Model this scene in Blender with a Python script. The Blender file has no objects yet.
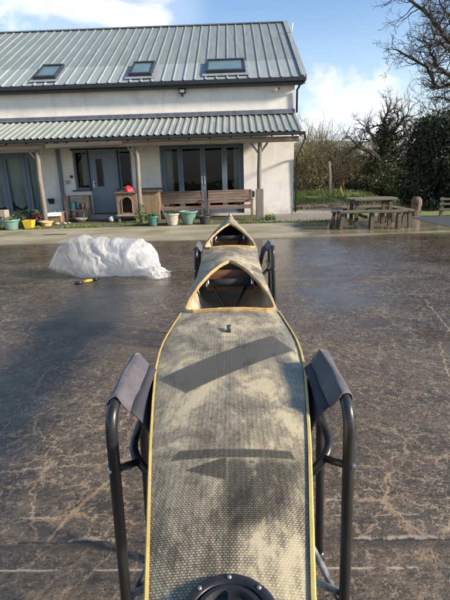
import bpy, math, random
import numpy as np
from mathutils import Vector, Matrix, noise as mnoise

random.seed(7)
rng = np.random.default_rng(7)
S = bpy.context.scene
COL = S.collection
R = math.radians

# ------------------------------------------------------------------ camera
cam_d = bpy.data.cameras.new('camera')
cam = bpy.data.objects.new('camera', cam_d)
COL.objects.link(cam)
S.camera = cam
PITCH, ROLL, YAW = R(16.0), R(1.7), R(1.5)
fw = Vector((-math.sin(YAW) * math.cos(PITCH), math.cos(YAW) * math.cos(PITCH), -math.sin(PITCH)))
rt0 = Vector((math.cos(YAW), math.sin(YAW), 0))
up0 = rt0.cross(fw)
rt = rt0 * math.cos(ROLL) - up0 * math.sin(ROLL)
up = up0 * math.cos(ROLL) + rt0 * math.sin(ROLL)
m = Matrix((rt, up, -fw)).transposed().to_4x4()
m.translation = (0, 0, 1.45)
cam.matrix_world = m
cam_d.sensor_fit = 'VERTICAL'
cam_d.angle = 2 * math.atan(300 / 440)
cam_d.clip_start = 0.05
cam_d.clip_end = 5000
S.render.resolution_x, S.render.resolution_y = 768, 1024

# ------------------------------------------------------------------ light, sky, exposure
SUN = Vector((3.0, -1.0, 1.42)).normalized()
EL = math.asin(SUN.z)
AZ = math.atan2(SUN.x, SUN.y)
sd = bpy.data.lights.new('sun', 'SUN')
sd.energy = 4.8
sd.angle = R(7.0)
sd.color = (1.0, 0.89, 0.74)
so = bpy.data.objects.new('sun', sd)
COL.objects.link(so)
so.rotation_euler = SUN.to_track_quat('Z', 'Y').to_euler()
so.location = (20, -10, 12)

W = bpy.data.worlds.new('World')
S.world = W
W.use_nodes = True
S.view_settings.view_transform = 'Standard'
S.view_settings.look = 'None'
S.view_settings.gamma = 1
S.view_settings.use_curve_mapping = False
S.view_settings.exposure = 0.85


class NT:
    """small helper around a node tree"""
    def __init__(s, tree):
        s.t = tree
        s.n = tree.nodes
        s.l = tree.links

    def new(s, typ, ins=None, **props):
        nd = s.n.new(typ)
        for k, v in props.items():
            setattr(nd, k, v)
        for k, v in (ins or {}).items():
            s.set(nd.inputs[k], v)
        return nd

    def set(s, sock, v):
        if isinstance(v, bpy.types.NodeSocket):
            s.l.new(v, sock)
        elif isinstance(v, (tuple, list)) and len(v) == 3 and sock.type == 'RGBA':
            sock.default_value = (*v, 1)
        else:
            sock.default_value = v

    def math(s, op, a, b=0.0, c=0.0, clamp=False):
        nd = s.new('ShaderNodeMath', operation=op, use_clamp=clamp)
        for i, v in enumerate((a, b, c)):
            s.set(nd.inputs[i], v)
        return nd.outputs[0]

    def mix(s, f, a, b):
        nd = s.new('ShaderNodeMix', data_type='RGBA')
        s.set(nd.inputs[0], f)
        s.set(nd.inputs[6], a)
        s.set(nd.inputs[7], b)
        return nd.outputs[2]

    def fmix(s, f, a, b):
        nd = s.new('ShaderNodeMix', data_type='FLOAT')
        s.set(nd.inputs[0], f)
        s.set(nd.inputs[2], a)
        s.set(nd.inputs[3], b)
        return nd.outputs[0]

    def noise(s, vec, scale, detail=4, rough=0.55, dist=0.0, out=0):
        nd = s.new('ShaderNodeTexNoise', {'Scale': scale, 'Detail': detail, 'Roughness': rough, 'Distortion': dist})
        if vec is not None:
            s.set(nd.inputs['Vector'], vec)
        return nd.outputs[out]

    def ss(s, v, a, b):
        nd = s.new('ShaderNodeMapRange', interpolation_type='SMOOTHSTEP')
        s.set(nd.inputs[0], v)
        s.set(nd.inputs[1], a)
        s.set(nd.inputs[2], b)
        return nd.outputs[0]

    def scale(s, vec, sc):
        nd = s.new('ShaderNodeVectorMath', operation='MULTIPLY')
        s.set(nd.inputs[0], vec)
        nd.inputs[1].default_value = sc
        return nd.outputs[0]

    def bump(s, h, strength=0.3, dist=0.01):
        return s.new('ShaderNodeBump', {'Height': h, 'Strength': strength, 'Distance': dist}).outputs[0]


# --- sky with broken cloud
w = NT(W.node_tree)
w.n.clear()
sky = w.new('ShaderNodeTexSky', sky_type='NISHITA', sun_disc=False, sun_elevation=EL, sun_rotation=AZ)
sky.air_density = 1.0
sky.dust_density = 0.6
sky.ozone_density = 2.5
dirn = w.new('ShaderNodeTexCoord').outputs['Generated']
sx = w.new('ShaderNodeSeparateXYZ', {0: dirn})
zz = w.math('ADD', w.math('MAXIMUM', sx.outputs[2], 0.0), 0.12)
pl = w.new('ShaderNodeCombineXYZ', {0: w.math('DIVIDE', sx.outputs[0], zz), 1: w.math('DIVIDE', sx.outputs[1], zz)})
n1 = w.noise(pl.outputs[0], 1.7, 9, 0.60, 0.35)
n2 = w.noise(pl.outputs[0], 0.55, 5, 0.5)
n3 = w.noise(dirn, 7.0, 8, 0.58, 0.2)


def blob(c, inner, outer):
    v = Vector(c).normalized()
    d = w.new('ShaderNodeVectorMath', {0: dirn, 1: v}, operation='DOT_PRODUCT').outputs['Value']
    return w.ss(d, math.cos(R(outer)), math.cos(R(inner)))


def skydir(px, py):
    return fw * 440 + rt * (px - 225) - up * (py - 300)


puff = w.math('ADD', w.math('MULTIPLY', blob(skydir(345, 122), 1, 10), 0.27), w.math('MULTIPLY', w.ss(sx.outputs[2], 0.30, 0.0), 0.22))
puff = w.math('MULTIPLY', w.ss(w.math('ADD', n3, puff), 0.68, 0.90), 0.92)
bl = w.math('MAXIMUM', blob(skydir(105, 4), 2, 13), w.math('MULTIPLY', blob(skydir(-60, 30), 4, 16), 0.6))
clear = blob(skydir(290, 40), 6, 15)
cov = w.math('ADD', w.math('MULTIPLY', bl, 0.36), w.math('MULTIPLY', n2, 0.10))
cov = w.math('SUBTRACT', cov, w.math('MULTIPLY', clear, 0.25))
cm = w.ss(w.math('ADD', n1, cov), 0.74, 0.96)
thin = w.math('MULTIPLY', w.ss(w.math('ADD', n2, bl), 0.45, 1.3), 0.30)
veil = w.math('MULTIPLY', w.ss(sx.outputs[2], 0.34, 0.05), 0.45)
cm = w.math('MAXIMUM', w.math('MAXIMUM', cm, puff), w.math('MAXIMUM', thin, veil))
skyc = w.new('ShaderNodeHueSaturation', {'Saturation': 1.05, 'Value': 1.0, 'Fac': 1.0, 'Color': sky.outputs[0]})
bg1 = w.new('ShaderNodeBackground', {'Color': skyc.outputs[0], 'Strength': 0.125})
ccol = w.mix(w.noise(pl.outputs[0], 3.2, 6, 0.6), (0.66, 0.73, 0.85), (1.0, 1.0, 1.0))
bg2 = w.new('ShaderNodeBackground', {'Color': ccol, 'Strength': 0.70})
mx = w.new('ShaderNodeMixShader', {0: cm, 1: bg1.outputs[0], 2: bg2.outputs[0]})
wo = w.new('ShaderNodeOutputWorld', {0: mx.outputs[0]})


# ------------------------------------------------------------------ materials
def mat(name, rough=0.6, **kw):
    mt = bpy.data.materials.new(name)
    mt.use_nodes = True
    t = NT(mt.node_tree)
    p = t.n['Principled BSDF']
    p.inputs['Roughness'].default_value = rough
    for k, v in kw.items():
        p.inputs[k.replace('_', ' ')].default_value = v
    return mt, t, p


def noisy(name, a, b, scale=6, rough=0.6, stretch=(1, 1, 1), detail=6, bump=0.0, bdist=0.004, c=None, cscale=1.5, coord='Object', **kw):
    mt, t, p = mat(name, rough, **kw)
    v = t.new('ShaderNodeTexCoord').outputs[coord]
    vs = t.scale(v, stretch)
    n = t.noise(vs, scale, detail, 0.6)
    f = t.ss(n, 0.3, 0.7)
    col = t.mix(f, a, b)
    if c is not None:
        col = t.mix(t.ss(t.noise(v, cscale, 5, 0.6), 0.5, 0.72), col, c)
    t.set(p.inputs['Base Color'], col)
    if bump:
        t.set(p.inputs['Normal'], t.bump(n, bump, bdist))
    return mt


def wood(name, a, b, axis='x', rough=0.7, moss=None):
    st = {'x': (1.2, 16, 16), 'y': (16, 1.2, 16), 'z': (16, 16, 1.2)}[axis]
    return noisy(name, a, b, 2.2, rough, st, 7, 0.5, 0.004, c=moss, cscale=2.2)


M = {}
M['render'] = noisy('wall_render', (0.655, 0.615, 0.565), (0.735, 0.695, 0.645), 3, 0.9, bump=0.25, c=(0.55, 0.52, 0.48), cscale=0.9)
_t = NT(M['render'].node_tree)
_p = _t.n['Principled BSDF']
_old = _p.inputs['Base Color'].links[0].from_socket
_pos = _t.new('ShaderNodeNewGeometry').outputs['Position']
_z = _t.new('ShaderNodeSeparateXYZ', {0: _pos}).outputs[2]
_spl = _t.ss(_t.math('ADD', _z, _t.math('MULTIPLY', _t.noise(_pos, 5, 7, 0.7), -0.9)), -0.10, -0.42)
_c = _t.mix(_t.math('MULTIPLY', _spl, 0.55), _old, (0.36, 0.31, 0.23))
_run = _t.ss(_t.noise(_t.scale(_pos, (3.2, 3.2, 0.22)), 1.6, 6, 0.65), 0.54, 0.72)
_c = _t.mix(_t.math('MULTIPLY', _run, 0.32), _c, (0.43, 0.40, 0.35))
_t.set(_p.inputs['Base Color'], _c)
M['lead'] = noisy('lead_flashing', (0.075, 0.085, 0.11), (0.13, 0.14, 0.17), 5, 0.5, bump=0.4, bdist=0.02)
M['leadpale'] = noisy('lead_apron', (0.19, 0.21, 0.25), (0.28, 0.30, 0.345), 9, 0.45, bump=0.4, bdist=0.01)
M['black'] = noisy('black_plastic', (0.012, 0.012, 0.013), (0.022, 0.022, 0.024), 12, 0.35)
M['blackpot'] = noisy('black_pot', (0.014, 0.014, 0.015), (0.035, 0.034, 0.033), 12, 0.6)
M['slate'] = noisy('slate_paint', (0.095, 0.125, 0.17), (0.12, 0.15, 0.20), 4, 0.42)
M['slatedoor'] = noisy('slate_door_paint', (0.15, 0.19, 0.24), (0.175, 0.215, 0.27), 4, 0.45)
M['darkframe'] = noisy('dark_frame', (0.025, 0.028, 0.032), (0.04, 0.043, 0.05), 5, 0.4)
M['greypost'] = wood('weathered_post', (0.115, 0.095, 0.073), (0.225, 0.195, 0.155), 'z')
M['beam'] = wood('porch_beam', (0.13, 0.095, 0.065), (0.24, 0.18, 0.125), 'x')
M['plank'] = wood('pale_plank', (0.23, 0.19, 0.15), (0.36, 0.31, 0.25), 'x')
M['bench'] = wood('bench_wood', (0.125, 0.08, 0.056), (0.245, 0.175, 0.128), 'x')
M['hutch'] = wood('hutch_wood', (0.16, 0.10, 0.06), (0.28, 0.19, 0.12), 'z')
M['rackwood'] = wood('rack_wood', (0.11, 0.07, 0.045), (0.22, 0.15, 0.10), 'z')
M['picnic'] = wood('picnic_wood', (0.045, 0.033, 0.023), (0.11, 0.085, 0.058), 'x', 0.75, moss=(0.13, 0.13, 0.06))
M['picnictop'] = wood('picnic_top_wood', (0.085, 0.065, 0.045), (0.18, 0.145, 0.105), 'x', 0.7, moss=(0.13, 0.13, 0.06))
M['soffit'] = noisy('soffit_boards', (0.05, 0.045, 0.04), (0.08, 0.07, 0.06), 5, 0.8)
M['curtain'] = noisy('net_curtain', (0.48, 0.53, 0.47), (0.60, 0.64, 0.57), 5, 0.9, (8, 8, 1))
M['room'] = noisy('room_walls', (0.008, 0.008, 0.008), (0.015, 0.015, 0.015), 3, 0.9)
M['teal'] = noisy('teal_glaze', (0.095, 0.19, 0.16), (0.14, 0.24, 0.205), 8, 0.4, c=(0.17, 0.20, 0.17), cscale=6)
M['green'] = noisy('green_plastic', (0.045, 0.13, 0.095), (0.07, 0.17, 0.125), 8, 0.45)
M['beige'] = noisy('beige_pot', (0.30, 0.27, 0.22), (0.42, 0.38, 0.32), 10, 0.75, bump=0.3)
M['yellow'] = noisy('yellow_plastic', (0.52, 0.34, 0.02), (0.62, 0.43, 0.04), 8, 0.45)
M['terracotta'] = noisy('terracotta', (0.48, 0.29, 0.12), (0.60, 0.40, 0.20), 9, 0.7)
M['red'] = noisy('red_cloth', (0.50, 0.015, 0.03), (0.62, 0.03, 0.05), 12, 0.6)
M['white'] = noisy('white_plastic', (0.70, 0.69, 0.66), (0.80, 0.79, 0.77), 10, 0.5)
M['steel'] = noisy('bright_steel', (0.5, 0.5, 0.5), (0.62, 0.62, 0.62), 20, 0.3, Metallic=1.0)
M['dullsteel'] = noisy('dull_steel', (0.22, 0.22, 0.22), (0.36, 0.36, 0.36), 90, 0.5, Metallic=0.8)
M['soil'] = noisy('potting_soil', (0.02, 0.015, 0.01), (0.06, 0.045, 0.03), 40, 0.95, bump=0.8, bdist=0.02)
M['moss'] = noisy('moss_leaf', (0.06, 0.10, 0.02), (0.12, 0.17, 0.04), 20, 0.8)
M['leaf'] = noisy('garden_leaf', (0.035, 0.075, 0.02), (0.07, 0.13, 0.035), 9, 0.6)
M['grass'] = noisy('grass_blades', (0.075, 0.115, 0.025), (0.155, 0.185, 0.06), 4, 0.7)
M['bark'] = noisy('bark', (0.028, 0.022, 0.017), (0.065, 0.052, 0.04), 8, 0.9, (1, 1, 0.3))
M['barkpale'] = noisy('pale_twigs', (0.11, 0.09, 0.055), (0.22, 0.185, 0.115), 1.2, 0.9)
M['barkolive'] = noisy('olive_twigs', (0.075, 0.068, 0.033), (0.165, 0.145, 0.075), 0.8, 0.9)
M['oliveleaf'] = noisy('withered_leaf', (0.10, 0.095, 0.035), (0.20, 0.175, 0.08), 1.5, 0.8)
M['ivy'] = noisy('ivy_leaf', (0.024, 0.036, 0.012), (0.066, 0.080, 0.028), 2.0, 0.6)
M['conifer'] = noisy('conifer_leaf', (0.006, 0.012, 0.005), (0.022, 0.034, 0.012), 1.2, 0.75)
M['stone'] = noisy('rubble_stone', (0.20, 0.15, 0.10), (0.38, 0.30, 0.22), 6, 0.9, bump=0.4)
M['redstone'] = noisy('red_stone', (0.085, 0.045, 0.033), (0.18, 0.12, 0.092), 9, 0.9, bump=0.5, bdist=0.02)
M['polewood'] = wood('pole_wood', (0.28, 0.25, 0.20), (0.42, 0.38, 0.32), 'z')
M['alu'] = noisy('grey_pvc', (0.20, 0.23, 0.28), (0.25, 0.28, 0.33), 6, 0.5)
M['foam'] = noisy('black_foam', (0.014, 0.014, 0.015), (0.03, 0.03, 0.031), 30, 0.9, bump=0.3)
M['tube'] = noisy('black_tube_paint', (0.012, 0.013, 0.014), (0.022, 0.023, 0.024), 14, 0.33)
M['tubeworn'] = noisy('worn_tube_paint', (0.02, 0.022, 0.026), (0.22, 0.23, 0.25), 26, 0.4, c=(0.03, 0.03, 0.035), cscale=18)
M['coaming'] = noisy('varnished_ash', (0.36, 0.225, 0.09), (0.54, 0.365, 0.17), 3, 0.35, (14, 3, 14), c=(0.33, 0.17, 0.06), cscale=9)
M['strip'] = noisy('gunwale_strip', (0.52, 0.37, 0.10), (0.64, 0.48, 0.16), 6, 0.4, (3, 3, 3))
M['cockwood'] = noisy('bulkhead_wood', (0.11, 0.045, 0.022), (0.20, 0.09, 0.045), 3, 0.5, (2, 14, 14))


def curtain_mat():
    mt = M['curtain']
    return mt


# glass
mt, t, p = mat('window_glass', 0.03)
p.inputs['Base Color'].default_value = (0.75, 0.8, 0.82, 1)
tr = t.new('ShaderNodeBsdfTransparent', {0: (0.60, 0.65, 0.66)})
gl = t.new('ShaderNodeBsdfGlossy', {'Roughness': 0.02})
fr = t.new('ShaderNodeFresnel', {0: 1.5})
v = t.new('ShaderNodeTexCoord').outputs['Object']
t.set(gl.inputs['Normal'], t.bump(t.noise(v, 1.6, 2), 0.08, 0.05))
mxs = t.new('ShaderNodeMixShader', {0: t.math('MULTIPLY', fr.outputs[0], 0.6), 1: tr.outputs[0], 2: gl.outputs[0]})
t.set(t.n['Material Output'].inputs[0], mxs.outputs[0])
M['glass'] = mt

# roof glazing: opaque dark glass that mirrors the sky
M['roofglass'] = noisy('rooflight_glass', (0.10, 0.17, 0.18), (0.13, 0.20, 0.22), 3, 0.06)


# roof sheet: coated steel, a paler dry band along the eaves lap
def roofmat(name, a, b, band=None):
    mt, t, p = mat(name, 0.42)
    v = t.new('ShaderNodeTexCoord').outputs['Object']
    pos = t.new('ShaderNodeNewGeometry').outputs['Position']
    st = t.noise(t.scale(pos, (9, 1.0, 1.0)), 1.0, 6, 0.6)
    f = t.ss(st, 0.3, 0.7)
    col = t.mix(f, a, b)
    if band:
        s2 = t.new('ShaderNodeSeparateXYZ', {0: pos})
        h = t.math('ADD', s2.outputs[2], t.math('MULTIPLY', t.noise(t.scale(pos, (1, 1, 1)), 3.0, 3), 0.03))
        col = t.mix(t.ss(h, 5.16, 5.13), col, t.mix(f, band[0], band[1]))
    t.set(p.inputs['Base Color'], col)
    t.set(p.inputs['Roughness'], t.fmix(t.noise(pos, 5, 4), 0.3, 0.55))
    p.inputs['Metallic'].default_value = 0.1
    return mt


M['roof'] = roofmat('roof_sheet', (0.185, 0.210, 0.200), (0.245, 0.272, 0.260), ((0.255, 0.285, 0.275), (0.31, 0.34, 0.33)))
M['porchroof'] = roofmat('porch_sheet', (0.225, 0.25, 0.23), (0.31, 0.335, 0.31))

# slabbed yard: dark damp concrete with silted cracks
mt, t, p = mat('yard_concrete', 0.6)
pos = t.new('ShaderNodeNewGeometry').outputs['Position']
sp = t.new('ShaderNodeSeparateXYZ', {0: pos})
X, Y = sp.outputs[0], sp.outputs[1]
big = t.noise(pos, 0.55, 5, 0.6)
mid = t.noise(pos, 3.2, 7, 0.65)
fine = t.noise(t.scale(pos, (1, 1.7, 1)), 30, 6, 0.68)
fine2 = t.noise(t.scale(pos, (1, 1.5, 1)), 95, 5, 0.7)
grit = t.noise(pos, 140, 4, 0.8)
col = t.mix(t.ss(mid, 0.28, 0.72), (0.050, 0.039, 0.029), (0.140, 0.107, 0.077))
col = t.mix(t.math('MULTIPLY', t.ss(big, 0.4, 0.7), 0.65), col, (0.030, 0.0245, 0.020))
mot = t.noise(t.scale(pos, (1, 1.3, 1)), 8.5, 6, 0.62, 0.6)
col = t.mix(t.math('MULTIPLY', t.ss(mot, 0.53, 0.66), 0.55), col, (0.155, 0.113, 0.076))
col = t.mix(t.math('MULTIPLY', t.ss(mot, 0.46, 0.34), 0.6), col, (0.022, 0.018, 0.015))
col = t.mix(t.math('MULTIPLY', t.ss(fine, 0.52, 0.63), 0.42), col, (0.22, 0.165, 0.112))
col = t.mix(t.math('MULTIPLY', t.ss(fine, 0.47, 0.40), 0.6), col, (0.022, 0.017, 0.013))
col = t.mix(t.math('MULTIPLY', t.ss(fine2, 0.54, 0.64), 0.38), col, (0.28, 0.215, 0.15))
col = t.mix(t.math('MULTIPLY', t.ss(fine2, 0.46, 0.37), 0.5), col, (0.026, 0.021, 0.017))
col = t.mix(t.math('MULTIPLY', t.ss(grit, 0.62, 0.78), 0.45), col, (0.36, 0.30, 0.24))
dist = t.new('ShaderNodeVectorMath', {0: pos, 1: t.scale(t.noise(pos, 2.0, 6, 0.65, out=1), (0.55, 0.55, 0)), }, operation='ADD').outputs[0]
dist2 = t.new('ShaderNodeVectorMath', {0: pos, 1: t.scale(t.noise(pos, 5.0, 7, 0.7, out=1), (0.30, 0.30, 0)), }, operation='ADD').outputs[0]
v1 = t.new('ShaderNodeTexVoronoi', {'Vector': dist, 'Scale': 0.9}, feature='DISTANCE_TO_EDGE', voronoi_dimensions='2D').outputs['Distance']
v2 = t.new('ShaderNodeTexVoronoi', {'Vector': dist2, 'Scale': 4.6}, feature='DISTANCE_TO_EDGE', voronoi_dimensions='2D').outputs['Distance']


def disc(x0, y0, r0, r1):
    dd = t.new('ShaderNodeVectorMath', {0: pos, 1: (x0, y0, 0.0)}, operation='DISTANCE').outputs['Value']
    return t.ss(dd, r1, r0)


mk1 = t.math('MULTIPLY', t.ss(t.noise(pos, 0.8, 4, 0.6), 0.48, 0.6), 0.7)
zone = t.math('MAXIMUM', disc(-0.85, 2.05, 0.55, 1.15), t.math('MULTIPLY', disc(-2.6, 4.0, 0.4, 1.6), 0.7))
zone = t.math('MAXIMUM', zone, disc(0.85, 1.75, 0.3, 0.75))
zone = t.math('MAXIMUM', zone, t.math('MULTIPLY', disc(2.3, 5.0, 0.5, 1.8), 0.75))
zone = t.math('MAXIMUM', zone, t.math('MULTIPLY', disc(0.7, 3.4, 0.3, 1.2), 0.6))
mk2 = t.math('MULTIPLY', zone, t.ss(t.noise(pos, 2.1, 4, 0.6, 0.4), 0.36, 0.50))
wob = t.math('MULTIPLY', t.math('SUBTRACT', t.noise(pos, 22, 5, 0.7), 0.38), 0.030)
c1 = t.math('MULTIPLY', t.ss(t.math('SUBTRACT', v1, t.math('MULTIPLY', wob, 0.5)), 0.014, 0.002), mk1)
c2 = t.math('MULTIPLY', t.ss(t.math('SUBTRACT', v2, t.math('MULTIPLY', wob, 1.6)), 0.034, 0.010), mk2)


def seg(x0, y0, x1, y1, wd):
    """silted crack along one line, frayed by noise"""
    pv = t.new('ShaderNodeVectorMath', {0: pos, 1: t.scale(t.noise(pos, 7, 7, 0.75, out=1), (0.16, 0.16, 0)), }, operation='ADD').outputs[0]
    sp_ = t.new('ShaderNodeSeparateXYZ', {0: pv})
    L_ = math.hypot(x1 - x0, y1 - y0)
    ux, uy = (x1 - x0) / L_, (y1 - y0) / L_
    qx, qy = t.math('SUBTRACT', sp_.outputs[0], x0 + 0.08), t.math('SUBTRACT', sp_.outputs[1], y0 + 0.08)
    al = t.math('ADD', t.math('MULTIPLY', qx, ux), t.math('MULTIPLY', qy, uy))
    ac = t.math('ABSOLUTE', t.math('SUBTRACT', t.math('MULTIPLY', qx, uy), t.math('MULTIPLY', qy, ux)))
    ww = t.math('MULTIPLY', t.math('ADD', t.noise(pos, 17, 5, 0.7), 0.1), wd * 1.25)
    mk = t.ss(t.math('DIVIDE', ac, ww), 1.0, 0.55)
    return t.math('MULTIPLY', mk, t.math('MULTIPLY', t.ss(al, -0.02, 0.01), t.ss(al, L_ + 0.02, L_ - 0.02)))


star = None
for q in ((0.65, 1.68, 0.36, 1.69, .012), (0.65, 1.68, 0.76, 1.90, .014), (0.76, 1.90, 0.84, 2.06, .006), (0.65, 1.68, 0.76, 1.47, .014), (0.65, 1.69, 1.0, 1.78, .004), (0.70, 1.70, 0.98, 1.68, .0025),
          (2.16, 4.87, 1.97, 3.88, .012), (1.97, 3.88, 1.72, 3.52, .012), (1.72, 3.52, 1.52, 2.9, .012), (1.80, 3.6, 2.2, 3.3, .010), (-0.66, 1.85, -0.80, 1.5, .016), (-1.5, 1.9, -0.6, 2.0, .010), (-0.66, 2.66, -0.62, 1.86, .005)):
    sg_ = seg(*q)
    star = sg_ if star is None else t.math('MAXIMUM', star, sg_)
# short curling straw-like flecks of silt
sq = None
for sc_, off_, th_, wd_ in ((11, 0.0, 0.54, .022), (20, 3.1, 0.52, .030), (6.5, 7.7, 0.55, .014), (34, 5.2, 0.52, .040)):
    pv = t.new('ShaderNodeVectorMath', {0: pos, 1: (off_, off_ * 2, 0.0)}, operation='ADD').outputs[0]
    rd_ = t.math('ABSOLUTE', t.math('SUBTRACT', t.noise(pv, sc_, 3, 0.55, 0.6), 0.5))
    k_ = t.math('MULTIPLY', t.ss(rd_, wd_, wd_ * 0.3), t.ss(t.noise(pv, sc_ * 0.7, 3, 0.6), th_, th_ + 0.07))
    sq = k_ if sq is None else t.math('MAXIMUM', sq, k_)
sq = t.math('MULTIPLY', sq, t.ss(t.noise(pos, 1.2, 4), 0.30, 0.55))
fray = t.ss(t.noise(pos, 14, 5, 0.7), 0.33, 0.55)
crack = t.math('MULTIPLY', t.math('MAXIMUM', c1, c2), fray)
crack = t.math('MAXIMUM', crack, t.math('MULTIPLY', star, 0.9))
silt = t.mix(t.ss(t.noise(pos, 2.2, 4), 0.35, 0.65), (0.40, 0.315, 0.215), (0.33, 0.215, 0.125))
col = t.mix(t.math('MULTIPLY', t.math('MULTIPLY', sq, t.ss(fine2, 0.40, 0.54)), 0.8), col, (0.42, 0.335, 0.225))
col = t.mix(t.math('MULTIPLY', crack, 0.85), col, silt)
# silt washed wide round some cracks
halo = t.math('MULTIPLY', t.math('MULTIPLY', t.ss(v1, 0.05, 0.0), mk1), t.ss(t.noise(pos, 6, 6, 0.7), 0.5, 0.7))
col = t.mix(t.math('MULTIPLY', halo, 0.22), col, (0.30, 0.20, 0.12))


def joint(y0, wid, amp, strength, colr, thresh=(0.4, 0.55)):
    global col
    yy = t.math('ADD', Y, t.math('MULTIPLY', t.math('SUBTRACT', t.noise(t.scale(pos, (1, 0.2, 1)), 4, 6, 0.7), 0.5), amp))
    d = t.math('ABSOLUTE', t.math('SUBTRACT', yy, y0))
    mkk = t.math('MULTIPLY', t.ss(d, wid, wid * 0.3), t.ss(t.noise(pos, 5, 5, 0.7), *thresh))
    col = t.mix(t.math('MULTIPLY', mkk, strength), col, colr)
    return mkk


j1 = joint(1.33, 0.007, 0.03, 0.9, (0.40, 0.33, 0.25), (0.44, 0.50))
j2b = joint(1.45, 0.045, 0.05, 0.75, (0.045, 0.036, 0.029), (0.40, 0.5))
j2c = joint(1.462, 0.006, 0.03, 0.9, (0.016, 0.013, 0.011), (0.40, 0.5))
j2 = joint(1.475, 0.016, 0.12, 0.8, (0.36, 0.30, 0.22), (0.53, 0.58))
j3 = joint(1.60, 0.005, 0.03, 0.8, (0.38, 0.31, 0.23), (0.50, 0.55))
j4 = joint(6.05, 0.030, 0.08, 0.6, (0.34, 0.27, 0.19), (0.42, 0.55))
j5 = joint(8.1, 0.03, 0.08, 0.5, (0.30, 0.25, 0.19), (0.4, 0.55))
# a broken patch in the slab
px_ = t.math('DIVIDE', t.math('SUBTRACT', X, 1.78), 0.27)
py_ = t.math('DIVIDE', t.math('SUBTRACT', Y, 3.78), 0.30)
rr = t.math('SQRT', t.math('ADD', t.math('MULTIPLY', px_, px_), t.math('MULTIPLY', py_, py_)))
hole = t.ss(t.math('ADD', rr, t.math('MULTIPLY', t.noise(pos, 12, 6, 0.75), 1.9)), 1.62, 1.45)
col = t.mix(t.math('MULTIPLY', hole, 0.85), col, t.mix(t.ss(fine, 0.4, 0.6), (0.02, 0.016, 0.012), (0.13, 0.08, 0.045)))
# wetness
reg = t.math('MAXIMUM', t.math('MULTIPLY', t.ss(Y, 4.6, 8.6), t.ss(X, -0.6, 1.6)), t.math('MULTIPLY', t.ss(Y, 2.2, 5.0), 0.50))
reg = t.math('MAXIMUM', reg, t.math('MULTIPLY', t.math('MULTIPLY', t.ss(X, -0.7, -1.6), t.ss(t.math('ABSOLUTE', t.math('SUBTRACT', Y, 3.6)), 2.2, 0.6)), 0.3))
wetn = t.math('ADD', t.math('MULTIPLY', t.noise(t.scale(pos, (0.55, 1, 1)), 1.1, 6, 0.6), 0.9), t.math('MULTIPLY', reg, 0.50))
wet = t.ss(wetn, 0.50, 0.77)
wet = t.math('MULTIPLY', wet, t.math('SUBTRACT', 1.0, t.math('MULTIPLY', t.math('MAXIMUM', crack, sq), 0.8)))
wet = t.math('MULTIPLY', wet, t.fmix(t.ss(fine, 0.42, 0.62), 1.0, 0.70))
dark = t.new('ShaderNodeMix', {0: t.math('MULTIPLY', wet, 0.60), 6: col, 7: (0.40, 0.38, 0.36)}, data_type='RGBA', blend_type='MULTIPLY').outputs[2]
t.set(p.inputs['Base Color'], dark)
t.set(p.inputs['Roughness'], t.fmix(wet, 0.46, 0.15))
hgt = t.math('ADD', t.math('ADD', t.math('MULTIPLY', fine, 0.7), t.math('MULTIPLY', fine2, 0.35)), t.math('MULTIPLY', mid, 0.6))
hgt = t.math('SUBTRACT', hgt, t.math('MULTIPLY', crack, 0.35))
hgt = t.math('SUBTRACT', hgt, t.math('MULTIPLY', hole, 0.5))
bn = t.new('ShaderNodeBump', {'Height': hgt, 'Strength': t.fmix(wet, 0.70, 0.10), 'Distance': 0.012})
t.set(p.inputs['Normal'], bn.outputs[0])
M['yard'] = mt

# paler concrete path in front of the porch
mt, t, p = mat('path_concrete', 0.6)
pos = t.new('ShaderNodeNewGeometry').outputs['Position']
sp = t.new('ShaderNodeSeparateXYZ', {0: pos})
n_ = t.noise(t.scale(pos, (0.5, 1, 1)), 1.6, 8, 0.65)
col = t.mix(t.ss(n_, 0.3, 0.7), (0.23, 0.20, 0.125), (0.38, 0.34, 0.235))
col = t.mix(t.ss(t.noise(pos, 0.7, 5), 0.52, 0.68), col, (0.19, 0.185, 0.09))
fine = t.noise(pos, 30, 6, 0.7)
col = t.mix(t.math('MULTIPLY', t.ss(fine, 0.5, 0.7), 0.5), col, (0.36, 0.31, 0.22))
reg = t.ss(sp.outputs[0], 0.6, 2.6)
wet = t.ss(t.math('ADD', t.math('MULTIPLY', t.noise(t.scale(pos, (0.5, 1, 1)), 1.4, 5), 0.8), t.math('MULTIPLY', reg, 0.65)), 0.60, 0.82)
t.set(p.inputs['Base Color'], t.new('ShaderNodeMix', {0: t.math('MULTIPLY', wet, 0.5), 6: col, 7: (0.4, 0.4, 0.4)}, data_type='RGBA', blend_type='MULTIPLY').outputs[2])
t.set(p.inputs['Roughness'], t.fmix(wet, 0.65, 0.12))
t.set(p.inputs['Normal'], t.new('ShaderNodeBump', {'Height': fine, 'Strength': t.fmix(wet, 0.5, 0.06), 'Distance': 0.008}).outputs[0])
M['path'] = mt

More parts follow.
